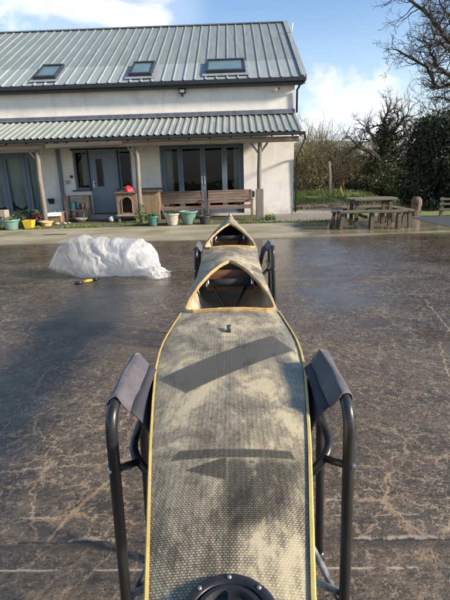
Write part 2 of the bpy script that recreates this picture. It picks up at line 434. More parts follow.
M['bed'] = noisy('mossy_bed', (0.05, 0.042, 0.028), (0.13, 0.12, 0.06), 5, 0.95, bump=0.8, bdist=0.03, c=(0.10, 0.14, 0.03), cscale=3, coord='Object')
M['gravel'] = noisy('gravel', (0.12, 0.105, 0.085), (0.33, 0.30, 0.26), 26, 0.9, detail=8, bump=1.0, bdist=0.03, c=(0.16, 0.15, 0.09), cscale=0.8)
M['asphalt'] = noisy('dark_asphalt', (0.035, 0.04, 0.047), (0.06, 0.066, 0.075), 30, 0.7, bump=0.5)
M['land'] = noisy('rough_grass', (0.055, 0.085, 0.02), (0.13, 0.15, 0.05), 1.2, 0.95, detail=8, bump=0.7, bdist=0.05, c=(0.13, 0.10, 0.05), cscale=0.35)
M['bank'] = noisy('bank_grass', (0.085, 0.14, 0.03), (0.17, 0.21, 0.06), 3, 0.95, detail=8, bump=0.8, bdist=0.05, c=(0.15, 0.11, 0.06), cscale=0.8)
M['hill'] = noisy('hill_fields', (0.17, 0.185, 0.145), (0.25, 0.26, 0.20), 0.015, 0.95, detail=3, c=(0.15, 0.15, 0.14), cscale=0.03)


# woven kayak deck
def poly_mask(t, x, y, pts, w=0.004):
    """soft mask of a convex polygon (counter-clockwise points)"""
    out = None
    for i in range(len(pts)):
        (x0, y0), (x1, y1) = pts[i], pts[(i + 1) % len(pts)]
        L = math.hypot(x1 - x0, y1 - y0)
        nx, ny = -(y1 - y0) / L, (x1 - x0) / L
        d = t.math('ADD', t.math('MULTIPLY', x, nx), t.math('MULTIPLY', y, ny))
        d = t.math('SUBTRACT', d, nx * x0 + ny * y0)
        mk = t.ss(d, -w, w)
        out = mk if out is None else t.math('MULTIPLY', out, mk)
    return out


def deckmat(name, patches=True):
    mt, t, p = mat(name, 0.5)
    v = t.new('ShaderNodeTexCoord').outputs['Object']
    s2 = t.new('ShaderNodeSeparateXYZ', {0: v})
    x, y = s2.outputs[0], s2.outputs[1]
    warp = t.new('ShaderNodeVectorMath', {0: v, 1: t.scale(t.noise(v, 5, 2, out=1), (0.006, 0.006, 0))}, operation='ADD').outputs[0]
    br = t.new('ShaderNodeTexBrick', {'Vector': warp, 'Scale': 1.0, 'Mortar Size': 0.00125, 'Mortar Smooth': 0.45, 'Brick Width': 0.0066, 'Row Height': 0.0051,
                                      'Color1': (0.54, 0.45, 0.28), 'Color2': (0.38, 0.315, 0.195), 'Mortar': (0.115, 0.098, 0.070)})
    dust = t.noise(t.scale(v, (1.5, 0.8, 1)), 4.6, 8, 0.64, 1.1)
    col_ = t.ss(t.math('SINE', t.math('MULTIPLY', t.new('ShaderNodeSeparateXYZ', {0: warp}).outputs[0], 2 * math.pi / 0.0117)), 0.1, 0.9)
    dust2 = t.noise(t.scale(v, (1.6, 0.8, 1)), 17, 9, 0.74, 1.2)
    dust3 = t.noise(t.scale(v, (1.0, 1.0, 1)), 70, 6, 0.75)
    df = t.math('ADD', t.math('ADD', t.math('MULTIPLY', dust, 0.60), t.math('MULTIPLY', dust2, 0.28)), t.math('MULTIPLY', dust3, 0.12))
    d1 = t.ss(df, 0.48, 0.585)
    dk = t.ss(df, 0.485, 0.41)
    clean = None
    if patches:
        m1 = poly_mask(t, x, y, PATCH1)
        m2 = poly_mask(t, x, y, PATCH2)
        m3 = poly_mask(t, x, y, PATCH3, 0.003)
        m4 = t.math('MULTIPLY', poly_mask(t, x, y, PATCH4, 0.022), t.ss(df, 0.66, 0.49))
        clean = t.math('MAXIMUM', t.math('MAXIMUM', m1, m2), t.math('MAXIMUM', m3, m4))
        clean = t.math('MULTIPLY', clean, t.ss(dust2, 0.22, 0.42))
        d1 = t.math('MULTIPLY', d1, t.math('SUBTRACT', 1.0, clean))
    thread = t.noise(t.scale(v, (1.0, 0.25, 1)), 420, 3, 0.7)
    col = t.mix(t.math('MULTIPLY', t.ss(thread, 0.55, 0.35), 0.55), br.outputs['Color'], (0.14, 0.115, 0.08))
    col = t.mix(t.math('MULTIPLY', col_, 0.38), col, (0.10, 0.085, 0.062))
    col = t.mix(t.math('MULTIPLY', d1, 0.66), col, (0.56, 0.475, 0.305))
    mul = t.new('ShaderNodeMix', {0: t.math('MULTIPLY', dk, 0.80), 6: col, 7: (0.40, 0.39, 0.37)}, data_type='RGBA', blend_type='MULTIPLY').outputs[2]
    if clean is not None:
        mul = t.new('ShaderNodeMix', {0: t.math('MULTIPLY', clean, 0.85), 6: mul, 7: (0.24, 0.24, 0.235)}, data_type='RGBA', blend_type='MULTIPLY').outputs[2]
    t.set(p.inputs['Base Color'], mul)
    t.set(p.inputs['Roughness'], t.fmix(d1, 0.30, 0.7))
    t.set(p.inputs['Normal'], t.bump(br.outputs['Fac'], -0.25, 0.0006))
    return mt


# ------------------------------------------------------------------ mesh builder
class MB:
    def __init__(s):
        s.v, s.f = [], []

    def add(s, v, f):
        o = len(s.v)
        s.v += [tuple(a) for a in v]
        s.f += [tuple(i + o for i in q) for q in f]
        return s

    def box(s, x0, x1, y0, y1, z0, z1):
        return s.hexa([(x0, y0, z0), (x1, y0, z0), (x1, y1, z0), (x0, y1, z0), (x0, y0, z1), (x1, y0, z1), (x1, y1, z1), (x0, y1, z1)])

    def hexa(s, p):
        return s.add(p, [(3, 2, 1, 0), (4, 5, 6, 7), (0, 1, 5, 4), (1, 2, 6, 5), (2, 3, 7, 6), (3, 0, 4, 7)])

    def bar(s, a, b, w, h, upv=(0, 0, 1)):
        """rectangular bar from a to b: w across, h along the up vector"""
        a, b = Vector(a), Vector(b)
        d = (b - a).normalized()
        u = Vector(upv)
        if abs(d.dot(u)) > 0.98:
            u = Vector((0, 1, 0))
        r = d.cross(u).normalized()
        u = r.cross(d).normalized()
        p = []
        for q in (a, b):
            for i, j in ((-1, -1), (1, -1), (1, 1), (-1, 1)):
                p.append(q + r * (i * w / 2) + u * (j * h / 2))
        return s.add(p, [(0, 1, 2, 3), (7, 6, 5, 4), (1, 0, 4, 5), (2, 1, 5, 6), (3, 2, 6, 7), (0, 3, 7, 4)])

    def tube(s, pts, r, n=8, cap=True):
        pts = [Vector(q) for q in pts]
        rs = r if isinstance(r, (list, tuple)) else [r] * len(pts)
        o = len(s.v)
        prev = None
        for i, q in enumerate(pts):
            d = (pts[min(i + 1, len(pts) - 1)] - pts[max(i - 1, 0)])
            d = d.normalized() if d.length > 1e-9 else Vector((0, 0, 1))
            if prev is None:
                ref = Vector((0, 0, 1)) if abs(d.z) < 0.9 else Vector((1, 0, 0))
                a = d.cross(ref).normalized()
            else:
                a = (prev - d * prev.dot(d))
                a = a.normalized() if a.length > 1e-6 else d.orthogonal().normalized()
            prev = a
            b = d.cross(a)
            for k in range(n):
                an = 2 * math.pi * k / n
                s.v.append(tuple(q + (a * math.cos(an) + b * math.sin(an)) * rs[i]))
        for i in range(len(pts) - 1):
            for k in range(n):
                s.f.append((o + i * n + k, o + i * n + (k + 1) % n, o + (i + 1) * n + (k + 1) % n, o + (i + 1) * n + k))
        if cap:
            s.f.append(tuple(o + k for k in range(n))[::-1])
            s.f.append(tuple(o + (len(pts) - 1) * n + k for k in range(n)))
        return s

    def lathe(s, prof, c=(0, 0, 0), n=24, cap=True):
        o = len(s.v)
        for r, z in prof:
            for k in range(n):
                a = 2 * math.pi * k / n
                s.v.append((c[0] + r * math.cos(a), c[1] + r * math.sin(a), c[2] + z))
        for i in range(len(prof) - 1):
            for k in range(n):
                s.f.append((o + i * n + k, o + i * n + (k + 1) % n, o + (i + 1) * n + (k + 1) % n, o + (i + 1) * n + k))
        if cap:
            s.f.append(tuple(o + k for k in range(n))[::-1])
            s.f.append(tuple(o + (len(prof) - 1) * n + k for k in range(n)))
        return s

    def grid(s, rows):
        o = len(s.v)
        nc = len(rows[0])
        for r in rows:
            s.v += [tuple(q) for q in r]
        for i in range(len(rows) - 1):
            for k in range(nc - 1):
                s.f.append((o + i * nc + k, o + i * nc + k + 1, o + (i + 1) * nc + k + 1, o + (i + 1) * nc + k))
        return s

    def prism(s, poly, y0, y1):
        """polygon in (x, z) pushed from y0 to y1"""
        n = len(poly)
        v = [(x, y0, z) for x, z in poly] + [(x, y1, z) for x, z in poly]
        f = [tuple(range(n)), tuple(range(2 * n - 1, n - 1, -1))]
        f += [((i + 1) % n, i, i + n, (i + 1) % n + n) for i in range(n)]
        return s.add(v, f)

    def build(s, name, mt, parent=None, smooth=False, bevel=0, local=True, solid=0):
        me = bpy.data.meshes.new(name)
        v = s.v
        if parent is not None and local:
            l = parent_world(parent)
            v = [(a - l[0], b - l[1], c - l[2]) for a, b, c in v]
        me.from_pydata(v, [], s.f)
        me.update()
        me.materials.append(mt)
        ob = bpy.data.objects.new(name, me)
        COL.objects.link(ob)
        if smooth:
            me.polygons.foreach_set('use_smooth', [True] * len(me.polygons))
        if parent is not None:
            ob.parent = parent
        if solid:
            md = ob.modifiers.new('solid', 'SOLIDIFY')
            md.thickness = solid
            md.offset = 0
        if bevel:
            md = ob.modifiers.new('bevel', 'BEVEL')
            md.width = bevel
            md.segments = 2
            md.limit_method = 'ANGLE'
        return ob


def parent_world(o):
    l = Vector((0, 0, 0))
    while o is not None:
        l += o.location
        o = o.parent
    return l


def empty(name, loc, label=None, cat=None, group=None, rz=0):
    o = bpy.data.objects.new(name, None)
    o.empty_display_size = 0.1
    o.location = loc
    o.rotation_euler = (0, 0, rz)
    COL.objects.link(o)
    tag(o, label, cat, group)
    return o


def tag(o, label=None, cat=None, group=None, kind=None):
    if label:
        o['label'] = label
    if cat:
        o['category'] = cat
    if group:
        o['group'] = group
    if kind:
        o['kind'] = kind
    return o


def structure(name, mb, mt, **k):
    return tag(mb.build(name, mt, **k), kind='structure')


def single(name, mb, mt, label, cat, group=None, **k):
    return tag(mb.build(name, mt, **k), label, cat, group)


def copy_thing(root, loc, rz=None, label=None):
    c = root.copy()
    COL.objects.link(c)
    c.location = loc
    if rz is not None:
        c.rotation_euler = (0, 0, rz)
    if label:
        c['label'] = label
    for ch in list(root.children):
        d = ch.copy()
        COL.objects.link(d)
        d.parent = c
        for g in list(ch.children):
            e = g.copy()
            COL.objects.link(e)
            e.parent = d
    return c


def at(px, py, Y):
    """where the sight line through a photo pixel meets the upright plane at distance Y (used to measure limbs)"""
    r = fw * 440 + rt * (px - 225) - up * (py - 300)
    k = Y / r.y
    return Vector((r.x * k, Y, 1.45 + r.z * k))


# ------------------------------------------------------------------ ground
g = MB()
xs = np.linspace(-600, 600, 25)
ys = np.concatenate([[-60, -10, 5, 18, 40], np.linspace(80, 900, 8)])
g.grid([[(x, y, -0.03 if y < 45 else -0.03 - (y - 45) * 0.02) for x in xs] for y in ys])
structure('ground', g, M['land'])
structure('yard', MB().grid([[(x, y, 0) for x in (-14, 0, 14)] for y in (-10, 0, 10.16)]), M['yard'])
pth = MB()
top = [[(-14, 10.17, 0.03), (-6, 10.19, 0.03), (1, 10.14, 0.03), (4.3, 10.4, 0.03), (9, 10.75, 0.03)],
       [(-14, 13.1, 0.03), (-6, 13.1, 0.03), (1, 13.0, 0.03), (4.3, 13.9, 0.03), (9, 13.9, 0.03)]]
pth.grid(top)
pth.grid([[(x, y, -0.02) for x, y, z in top[0]], top[0]])
structure('path', pth, M['path'])
structure('planting_bed', MB().grid([[(-14, 13.08, 0.036), (0.95, 12.98, 0.036)], [(-14, 15.62, 0.05), (0.95, 15.62, 0.05)]]), M['bed'])
structure('gravel', MB().grid([[(0.9, 12.96, 0.040), (2.6, 12.96, 0.040), (3.6, 13.9, 0.040)], [(0.9, 15.7, 0.05), (3.0, 17.4, 0.05), (5.5, 18.0, 0.06)]]), M['gravel'])
structure('driveway', MB().grid([[(5.3, 11.05, 0.036), (9, 11.05, 0.036)], [(5.25, 13.6, 0.036), (9, 13.6, 0.036)]]), M['asphalt'])
# yard right of the path and behind the table
structure('verge', MB().grid([[(3.5, 13.88, 0.01), (12, 13.88, 0.01)], [(5.4, 18, 0.02), (14, 18, 0.02)]]), M['bank'])
# grass bank
bk = MB()
rows = []
for j in range(20):
    y = 17.2 + j * 0.75
    row = []
    for i in range(40):
        x = 2.1 + i * 0.28
        h = 0.42 * math.exp(-((y - 22.5) / 3.2) ** 2) * (1 if x < 5.6 else math.exp(-((x - 5.6) / 1.6) ** 2))
        h += 0.07 * mnoise.noise(Vector((x * 1.3, y * 1.3, 3)))
        row.append((x, y, h + 0.0))
    rows.append(row)
bk.grid(rows)
structure('grass_bank', bk, M['bank'], smooth=True)
# distant hillside
hl = MB()
rows = []
for j in range(26):
    y = 140 + j * 22
    row = []
    for i in range(60):
        x = -150 + i * 10
        h = -6 + 44 * (1 - math.exp(-((y - 140) / 260) ** 2)) * (0.75 + 0.25 * math.sin(x * 0.011 + 0.6)) + 3 * mnoise.noise(Vector((x * 0.02, y * 0.02, 0)))
        row.append((x, y, h))
    rows.append(row)
hl.grid(rows)
structure('hill', hl, M['hill'], smooth=True)

# ------------------------------------------------------------------ house
WY = 15.6                     # front wall plane
house = empty('house', (-3.0, WY, 0), 'long cream rendered house with grey metal roof and lean-to porch', 'house')
XL, XR, ZW = -11.0, 2.05, 4.28
openings = [(-9.6, -6.62, 0.2, 2.34), (-5.46, -4.93, 1.06, 2.34), (-4.93, -3.92, 0.22, 2.34), (-3.92, -3.46, 1.06, 2.34), (-2.48, 0.36, 0.12, 2.46)]
xb = sorted({XL, XR, *[o[0] for o in openings], *[o[1] for o in openings]})
zb = sorted({0.0, ZW, *[o[2] for o in openings], *[o[3] for o in openings]})


def is_open(xm, zm):
    return any(o[0] < xm < o[1] and o[2] < zm < o[3] for o in openings)


wl = MB()
for i in range(len(xb) - 1):
    for k in range(len(zb) - 1):
        xm, zm = (xb[i] + xb[i + 1]) / 2, (zb[k] + zb[k + 1]) / 2
        if not is_open(xm, zm):
            wl.add([(xb[i], WY, zb[k]), (xb[i + 1], WY, zb[k]), (xb[i + 1], WY, zb[k + 1]), (xb[i], WY, zb[k + 1])], [(0, 1, 2, 3)])
for x0, x1, z0, z1 in openings:
    D = 0.22
    wl.add([(x0, WY, z0), (x0, WY + D, z0), (x0, WY + D, z1), (x0, WY, z1)], [(0, 1, 2, 3)])
    wl.add([(x1, WY, z0), (x1, WY + D, z0), (x1, WY + D, z1), (x1, WY, z1)], [(3, 2, 1, 0)])
    wl.add([(x0, WY, z1), (x1, WY, z1), (x1, WY + D, z1), (x0, WY + D, z1)], [(0, 1, 2, 3)])
    wl.add([(x0, WY, z0), (x1, WY, z0), (x1, WY + D, z0), (x0, WY + D, z0)], [(3, 2, 1, 0)])
RY, RZ, BY = 20.9, 7.46, 26.2
wl.add([(XR, WY, 0), (XR, BY, 0), (XR, BY, ZW), (XR, RY, RZ - 0.12), (XR, WY, ZW)], [(0, 1, 2, 3, 4)])
wl.add([(XL, WY, 0), (XL, BY, 0), (XL, BY, ZW), (XL, RY, RZ - 0.12), (XL, WY, ZW)], [(4, 3, 2, 1, 0)])
wl.add([(XL, BY, 0), (XR, BY, 0), (XR, BY, ZW), (XL, BY, ZW)], [(3, 2, 1, 0)])
wall = wl.build('wall', M['render'], house)
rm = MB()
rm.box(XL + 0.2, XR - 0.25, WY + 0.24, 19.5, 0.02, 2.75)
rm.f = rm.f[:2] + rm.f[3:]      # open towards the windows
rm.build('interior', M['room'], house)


def ribbed(x0, x1, pitch, ribw, ribh, ya, za, yb, zb_, phase=0.0, mid=False):
    """profiled sheet between eaves (ya, za) and top (yb, zb_)"""
    d = Vector((0, yb - ya, zb_ - za)).normalized()
    nrm = Vector((0, -d.z, d.y))
    prof = []
    x = x0 + phase
    prof.append((x0, 0))
    while x + ribw < x1:
        e = ribw * 0.25
        prof += [(x, 0), (x + e, ribh), (x + ribw - e, ribh), (x + ribw, 0)]
        if mid:
            g_ = x + ribw + (pitch - ribw) / 2
            if g_ + 0.02 < x1:
                prof += [(g_ - 0.02, 0), (g_ - 0.01, ribh * 0.22), (g_ + 0.01, ribh * 0.22), (g_ + 0.02, 0)]
        x += pitch
    prof.append((x1, 0))
    rows = []
    for yy, z_ in ((ya, za), (yb, zb_)):
        rows.append([(px, yy + nrm.y * h, z_ + nrm.z * h) for px, h in prof])
    return MB().grid(rows)


roof = ribbed(-11.3, 2.30, 0.345, 0.062, 0.030, 15.32, 4.33, RY, RZ, 0.1)
roof.grid([[(-11.3, RY, RZ), (2.3, RY, RZ)], [(-11.3, 26.5, 4.33), (2.3, 26.5, 4.33)]])
roof_o = roof.build('roof', M['roof'], house, solid=0.004)
sl = Vector((0, RY - 15.32, RZ - 4.33)).normalized()
nr = Vector((0, -sl.z, sl.y))


def onroof(x, d, h=0.0):
    return Vector((x, 15.32, 4.33)) + sl * d + nr * h


L = (Vector((0, RY, RZ)) - Vector((0, 15.32, 4.33))).length
rc = MB()
rc.bar(onroof(-11.3, L - 0.07, 0.045), onroof(2.36, L - 0.07, 0.045), 0.16, 0.012, nr)
rc.bar((-11.3, RY + 0.07, RZ + 0.005), (2.36, RY + 0.07, RZ + 0.005), 0.16, 0.012, (0, 0.5, 0.86))
rc.build('ridge_cap', M['lead'], roof_o)
vg = MB()
vg.bar(onroof(2.29, 0, 0.05), onroof(2.29, L, 0.05), 0.17, 0.014, nr)
vg.bar(onroof(2.38, 0, -0.02), onroof(2.38, L, -0.02), 0.014, 0.15, nr)
vg.build('verge_trim', M['porchroof'], roof_o)
ft = MB().tube([(2.36, 19.3, 6.6), (2.42, 19.3, 6.95)], 0.03, 8)
ft.build('vent_pipe', M['white'], roof_o, smooth=True)
gt = MB()
gt.box(-11.2, 2.36, 15.20, 15.31, 4.19, 4.315)
gt.box(-11.2, 2.34, 15.312, 15.34, 4.12, 4.30)
gt.box(-11.2, 2.30, 15.342, WY - 0.003, 4.13, 4.16)
gt.build('gutter', M['black'], house, bevel=0.02)
dp = MB()
dp.tube([(2.20, 15.36, 4.2), (2.16, 15.42, 4.05), (2.115, 15.52, 3.98), (2.115, 15.54, 3.3)], 0.034, 10)
dp.build('downpipe', M['black'], house, smooth=True)

# rooflights: centre x, centre distance up the slope, half width, half height
for k, (x0, x1, d0, d1) in enumerate([(-6.44, -5.72, 0.42, 1.58), (-3.30, -2.58, 0.40, 1.55), (-0.80, 0.46, 0.42, 1.52)]):
    fr_ = MB()
    fr_.bar(onroof(x0, (d0 + d1) / 2, 0.075), onroof(x0, (d0 + d1) / 2, 0.075) + Vector((0.06, 0, 0)), d1 - d0, 0.12, nr)
    fr_.bar(onroof(x1 - 0.06, (d0 + d1) / 2, 0.075), onroof(x1, (d0 + d1) / 2, 0.075), d1 - d0, 0.12, nr)
    fr_.bar(onroof(x0 - 0.01, d0 + 0.04, 0.08), onroof(x1 + 0.01, d0 + 0.04, 0.08), 0.11, 0.13, nr)
    fr_.bar(onroof(x0 - 0.01, d1 - 0.03, 0.08), onroof(x1 + 0.01, d1 - 0.03, 0.08), 0.09, 0.14, nr)
    wn = fr_.build('rooflight', M['darkframe'], house, bevel=0.006)
    pn = MB().bar(onroof(x0 + 0.062, (d0 + d1) / 2, 0.09), onroof(x1 - 0.062, (d0 + d1) / 2, 0.09), d1 - d0 - 0.14, 0.02, nr)
    pn.build('pane', M['roofglass'], wn)
    ap = MB()
    ap.bar(onroof(x0 - 0.13, d0 - 0.11, 0.042), onroof(x1 + 0.13, d0 - 0.11, 0.042), 0.20, 0.008, nr)
    ap.bar(onroof(x0 - 0.07, (d0 + d1) / 2, 0.046), onroof(x0 - 0.005, (d0 + d1) / 2, 0.046), d1 - d0, 0.008, nr)
    ap.bar(onroof(x1 + 0.015, (d0 + d1) / 2, 0.046), onroof(x1 + 0.12, (d0 + d1) / 2, 0.046), d1 - d0, 0.008, nr)
    ap.build('apron', M['leadpale'], wn)

# lean-to porch
pr = ribbed(-11.0, 2.08, 0.205, 0.085, 0.032, 13.78, 2.60, WY - 0.01, 3.28, 0.05)
proof = pr.build('porch_roof', M['porchroof'], house, solid=0.004)
fl = MB()
fl.bar((-11, WY - 0.03, 3.36), (2.06, WY - 0.03, 3.36), 0.035, 0.13)
fl.bar((-11, WY - 0.10, 3.305), (2.06, WY - 0.10, 3.305), 0.13, 0.012, (0, -0.36, 0.93))
fl.build('flashing', M['lead'], house)
sf = MB()
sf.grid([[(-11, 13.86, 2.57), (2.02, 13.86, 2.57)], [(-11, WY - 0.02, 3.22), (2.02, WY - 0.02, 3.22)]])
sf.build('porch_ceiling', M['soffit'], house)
gp = MB()
gp.box(-11, 2.14, 13.70, 13.79, 2.49, 2.58)
gp.build('porch_gutter', M['black'], house, bevel=0.02)
bm_ = MB()
bm_.box(-11, 1.98, 13.94, 14.06, 2.32, 2.47)
bm_.build('porch_beam', M['beam'], house, bevel=0.006)
pk = MB().hexa([(-5.62, 13.86, 2.34), (-3.32, 13.86, 2.385), (-3.32, 13.90, 2.385), (-5.62, 13.90, 2.34), (-5.62, 13.86, 2.46), (-3.32, 13.86, 2.475), (-3.32, 13.90, 2.475), (-5.62, 13.90, 2.46)])
pk.build('fascia_plank', M['plank'], house)
re_ = MB()
re_.bar((2.02, 13.86, 2.50), (2.02, WY - 0.02, 3.15), 0.05, 0.12)
re_.build('end_rafter', M['beam'], house)
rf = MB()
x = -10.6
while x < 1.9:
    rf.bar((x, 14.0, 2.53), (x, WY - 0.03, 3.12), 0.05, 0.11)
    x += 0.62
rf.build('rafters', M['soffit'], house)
pdp = MB().tube([(2.12, 13.76, 2.50), (2.15, 13.9, 2.40), (2.16, 15.45, 1.98), (2.13, 15.55, 1.88), (2.13, 15.58, 0.1)], 0.032, 10)
pdp.build('porch_downpipe', M['black'], house, smooth=True)
for xp, wide in ((-5.97, 0), (-2.92, 0), (0.80, 1)):
    rr_ = random.Random(int(xp * 100))
    pts = [(xp + rr_.uniform(-0.02, 0.02), 14.0 + rr_.uniform(-0.01, 0.01), z) for z in (0.03, 0.5, 1.0, 1.5, 2.0, 2.32)]
    q = MB().tube(pts, [0.085, 0.078, 0.075, 0.07, 0.066, 0.066], 10)
    post = q.build('porch_post', M['greypost'], house, smooth=True)
    b = MB()
    for sg in (-1, 1):
        b2 = MB().bar((xp + sg * 0.04, 14.0, 2.04), (xp + sg * 0.25, 14.0, 2.315), 0.05, 0.06)
        b2.build('brace', M['greypost'], post)
    if wide:
        sv = MB().box(xp - 0.115, xp + 0.115, 13.89, 14.11, 0.03, 0.97)
        sv.build('post_casing', M['greypost'], post, bevel=0.01)

# --- door, side windows, sill, lintel
FY = WY + 0.10
lt = MB().box(-5.50, -3.42, WY - 0.02, WY + 0.05, 2.345, 2.47)
lt.build('lintel', M['darkframe'], house)


def frame(x0, x1, z0, z1, w_, y=FY, d=0.07):
    f_ = MB()
    f_.box(x0, x0 + w_, y, y + d, z0, z1)
    f_.box(x1 - w_, x1, y, y + d, z0, z1)
    f_.box(x0 + w_, x1 - w_, y, y + d, z1 - w_, z1)
    f_.box(x0 + w_, x1 - w_, y, y + d, z0, z0 + w_)
    return f_


def pane(x0, x1, z0, z1, parent, y=FY + 0.035):
    return MB().add([(x0, y, z0), (x1, y, z0), (x1, y, z1), (x0, y, z1)], [(0, 1, 2, 3)]).build('pane', M['glass'], parent)


for x0, x1 in ((-5.46, -4.93), (-3.92, -3.46)):
    sw = frame(x0, x1, 1.06, 2.34, 0.07).build('side_window', M['slate'], house, bevel=0.004)
    pane(x0 + 0.07, x1 - 0.07, 1.13, 2.27, sw)
    sb = MB().box(x0 - 0.10, x1 + 0.04, WY - 0.07, WY + 0.10, 1.015, 1.057)
    sb.build('sill', M['darkframe'], sw, bevel=0.006)
dr = MB()
dr.box(-4.93, -4.70, FY - 0.02, FY + 0.05, 0.24, 2.34)
dr.box(-4.47, -3.92, FY - 0.02, FY + 0.05, 0.24, 2.34)
dr.box(-4.70, -4.47, FY - 0.02, FY + 0.05, 0.24, 1.14)
dr.box(-4.70, -4.47, FY - 0.02, FY + 0.05, 2.06, 2.34)
door = dr.build('door', M['slatedoor'], house)
dsf = frame(-4.70, -4.47, 1.14, 2.06, 0.03, FY - 0.03, 0.02).build('door_light', M['darkframe'], door)
pane(-4.67, -4.50, 1.17, 2.03, dsf, FY)
hd = MB()
hd.box(-4.85, -4.81, FY - 0.035, FY - 0.02, 1.12, 1.34)
hd.tube([(-4.83, FY - 0.035, 1.26), (-4.83, FY - 0.07, 1.26), (-4.72, FY - 0.07, 1.26)], 0.012, 8)
hd.build('handle', M['steel'], door)
for dx in (-4.08, -4.08):
    pass
MB().lathe([(0.025, 0), (0.025, 0.012)], (-4.06, FY - 0.03, 2.16), 10).build('door_stud', M['steel'], door)
stp = MB().box(-4.98, -3.88, WY - 0.32, WY + 0.08, 0.05, 0.22)
stp.build('doorstep', noisy('step_stone', (0.22, 0.2, 0.17), (0.34, 0.31, 0.27), 8, 0.85), house, bevel=0.01)

# --- french doors
ff = frame(-2.48, 0.36, 0.12, 2.46, 0.075, FY - 0.02, 0.10).build('french_door_frame', M['slate'], house, bevel=0.004)
for (x0, x1, hinge) in ((-2.40, -1.80, None), (-1.795, -1.035, 'r'), (-1.03, -0.30, 'l'), (-0.295, 0.28, None)):
    lf = frame(x0, x1, 0.20, 2.38, 0.085).build('door_leaf' if hinge else 'fixed_light', M['slate'], ff, bevel=0.004)
    pane(x0 + 0.085, x1 - 0.085, 0.285, 2.295, lf)
    if hinge:
        hx = x1 - 0.045 if hinge == 'r' else x0 + 0.045
        hb_ = MB().box(hx - 0.02, hx + 0.02, FY - 0.015, FY, 1.13, 1.38)
        s_ = -1 if hinge == 'r' else 1
        hb_.tube([(hx, FY - 0.01, 1.31), (hx, FY - 0.06, 1.31), (hx + s_ * 0.13, FY - 0.06, 1.31)], 0.012, 8)
        hb_.build('handle', M['steel'], lf)

# --- patio windows on the far left
pf = frame(-9.6, -6.62, 0.2, 2.34, 0.08, FY - 0.02, 0.1).build('patio_window_frame', M['slate'], house, bevel=0.004)
for x0, x1 in ((-9.5, -8.75), (-8.74, -7.93), (-7.92, -7.16), (-7.15, -6.72)):
    lf = frame(x0, x1, 0.28, 2.26, 0.11).build('patio_light', M['slate'], pf, bevel=0.004)
    pane(x0 + 0.11, x1 - 0.11, 0.39, 2.15, lf)
# grey pipe beside the patio windows
gpipe = MB().box(-5.97, -5.85, WY - 0.085, WY - 0.004, 0.1, 2.9)
gpipe.build('wall_duct', M['slate'], house, bevel=0.01)


# curtains: folded cloth hung behind the glass
def curtain(x0, x1, z0, z1, label, gather=0.0, y=WY + 0.235):
    rows = []
    for j in range(26):
        tz = j / 25
        z = z1 - (z1 - z0) * tz
        row = []
        for i in range(49):
            s_ = i / 48
            xx = x0 + (x1 - x0) * s_
            sag = gather * math.sin(math.pi * s_) * tz
            yy = y + 0.03 * math.sin(s_ * 26 + 0.6 * math.sin(tz * 5)) + 0.01 * math.sin(s_ * 61)
            yy -= 0.02 * math.sin(tz * 30 + 3 * s_) * gather * 2 * math.sin(math.pi * s_)
            row.append((xx, yy, z - sag))
        rows.append(row)
    return single('curtain', MB().grid(rows), M['curtain'], label, 'curtain', 'curtains behind the house windows', smooth=True)


curtain(-7.86, -7.22, 0.75, 2.3, 'pale green curtain gathered in swags in the left patio window', 0.28)
curtain(-7.10, -6.70, 0.45, 2.3, 'narrow pale green curtain beside the post at the far left', 0.20)
curtain(-8.7, -8.0, 0.6, 2.3, 'pale curtain in the patio window at the left edge of the photo', 0.1)
curtain(-2.38, -2.08, 0.3, 2.36, 'pale curtain hanging at the left of the french doors')
curtain(0.02, 0.28, 0.3, 2.36, 'pale curtain hanging at the right of the french doors')
curtain(-5.24, -5.02, 1.2, 2.3, 'bluish curtain strip in the side window left of the front door')

# --- fittings on the wall
fx = empty('floodlight', (-1.59, WY, 4.06), 'square black floodlight on the upper wall under the gutter', 'floodlight')
MB().box(-1.70, -1.48, WY - 0.13, WY - 0.06, 3.98, 4.13).build('lamp_housing', M['black'], fx, bevel=0.01)
MB().box(-1.66, -1.52, WY - 0.134, WY - 0.131, 4.01, 4.10).build('lens', M['white'], fx)
MB().tube([(-1.59, WY - 0.002, 4.0), (-1.59, WY - 0.09, 3.99), (-1.59, WY - 0.12, 3.9)], 0.035, 10).build('sensor', M['black'], fx, smooth=True)
cx = empty('security_camera', (1.43, WY, 3.98), 'small white security camera high on the right of the upper wall', 'camera')
MB().tube([(1.43, WY - 0.002, 3.95), (1.43, WY - 0.12, 3.98)], 0.03, 10).build('bracket', M['white'], cx, smooth=True)
MB().tube([(1.37, WY - 0.11, 4.0), (1.50, WY - 0.20, 4.02)], 0.05, 12).build('camera_body', M['white'], cx, smooth=True)
MB().tube([(1.501, WY - 0.2005, 4.02), (1.515, WY - 0.21, 4.023)], 0.042, 12).build('lens', M['black'], cx, smooth=True)
single('meter_box', MB().box(0.50, 0.72, WY - 0.12, WY - 0.004, 0.66, 0.86), M['black'], 'small black box on the wall right of the second bench', 'box', bevel=0.02)
single('wall_pot', MB().hexa([(-6.41, WY - 0.13, 0.62), (-6.27, WY - 0.13, 0.62), (-6.27, WY - 0.004, 0.62), (-6.41, WY - 0.004, 0.62), (-6.44, WY - 0.17, 0.80), (-6.24, WY - 0.17, 0.80), (-6.24, WY - 0.004, 0.80), (-6.44, WY - 0.004, 0.80)]), M['blackpot'], 'small black wall pot between the patio window and grey duct', 'wall pot', bevel=0.015)
single('doorbell', MB().lathe([(0.02, -0.05), (0.045, -0.03), (0.045, 0.03), (0.02, 0.05)], (-5.54, WY - 0.045, 1.5), 12), M['black'], 'small dark bell hanging on the wall by the front door', 'bell', smooth=True)
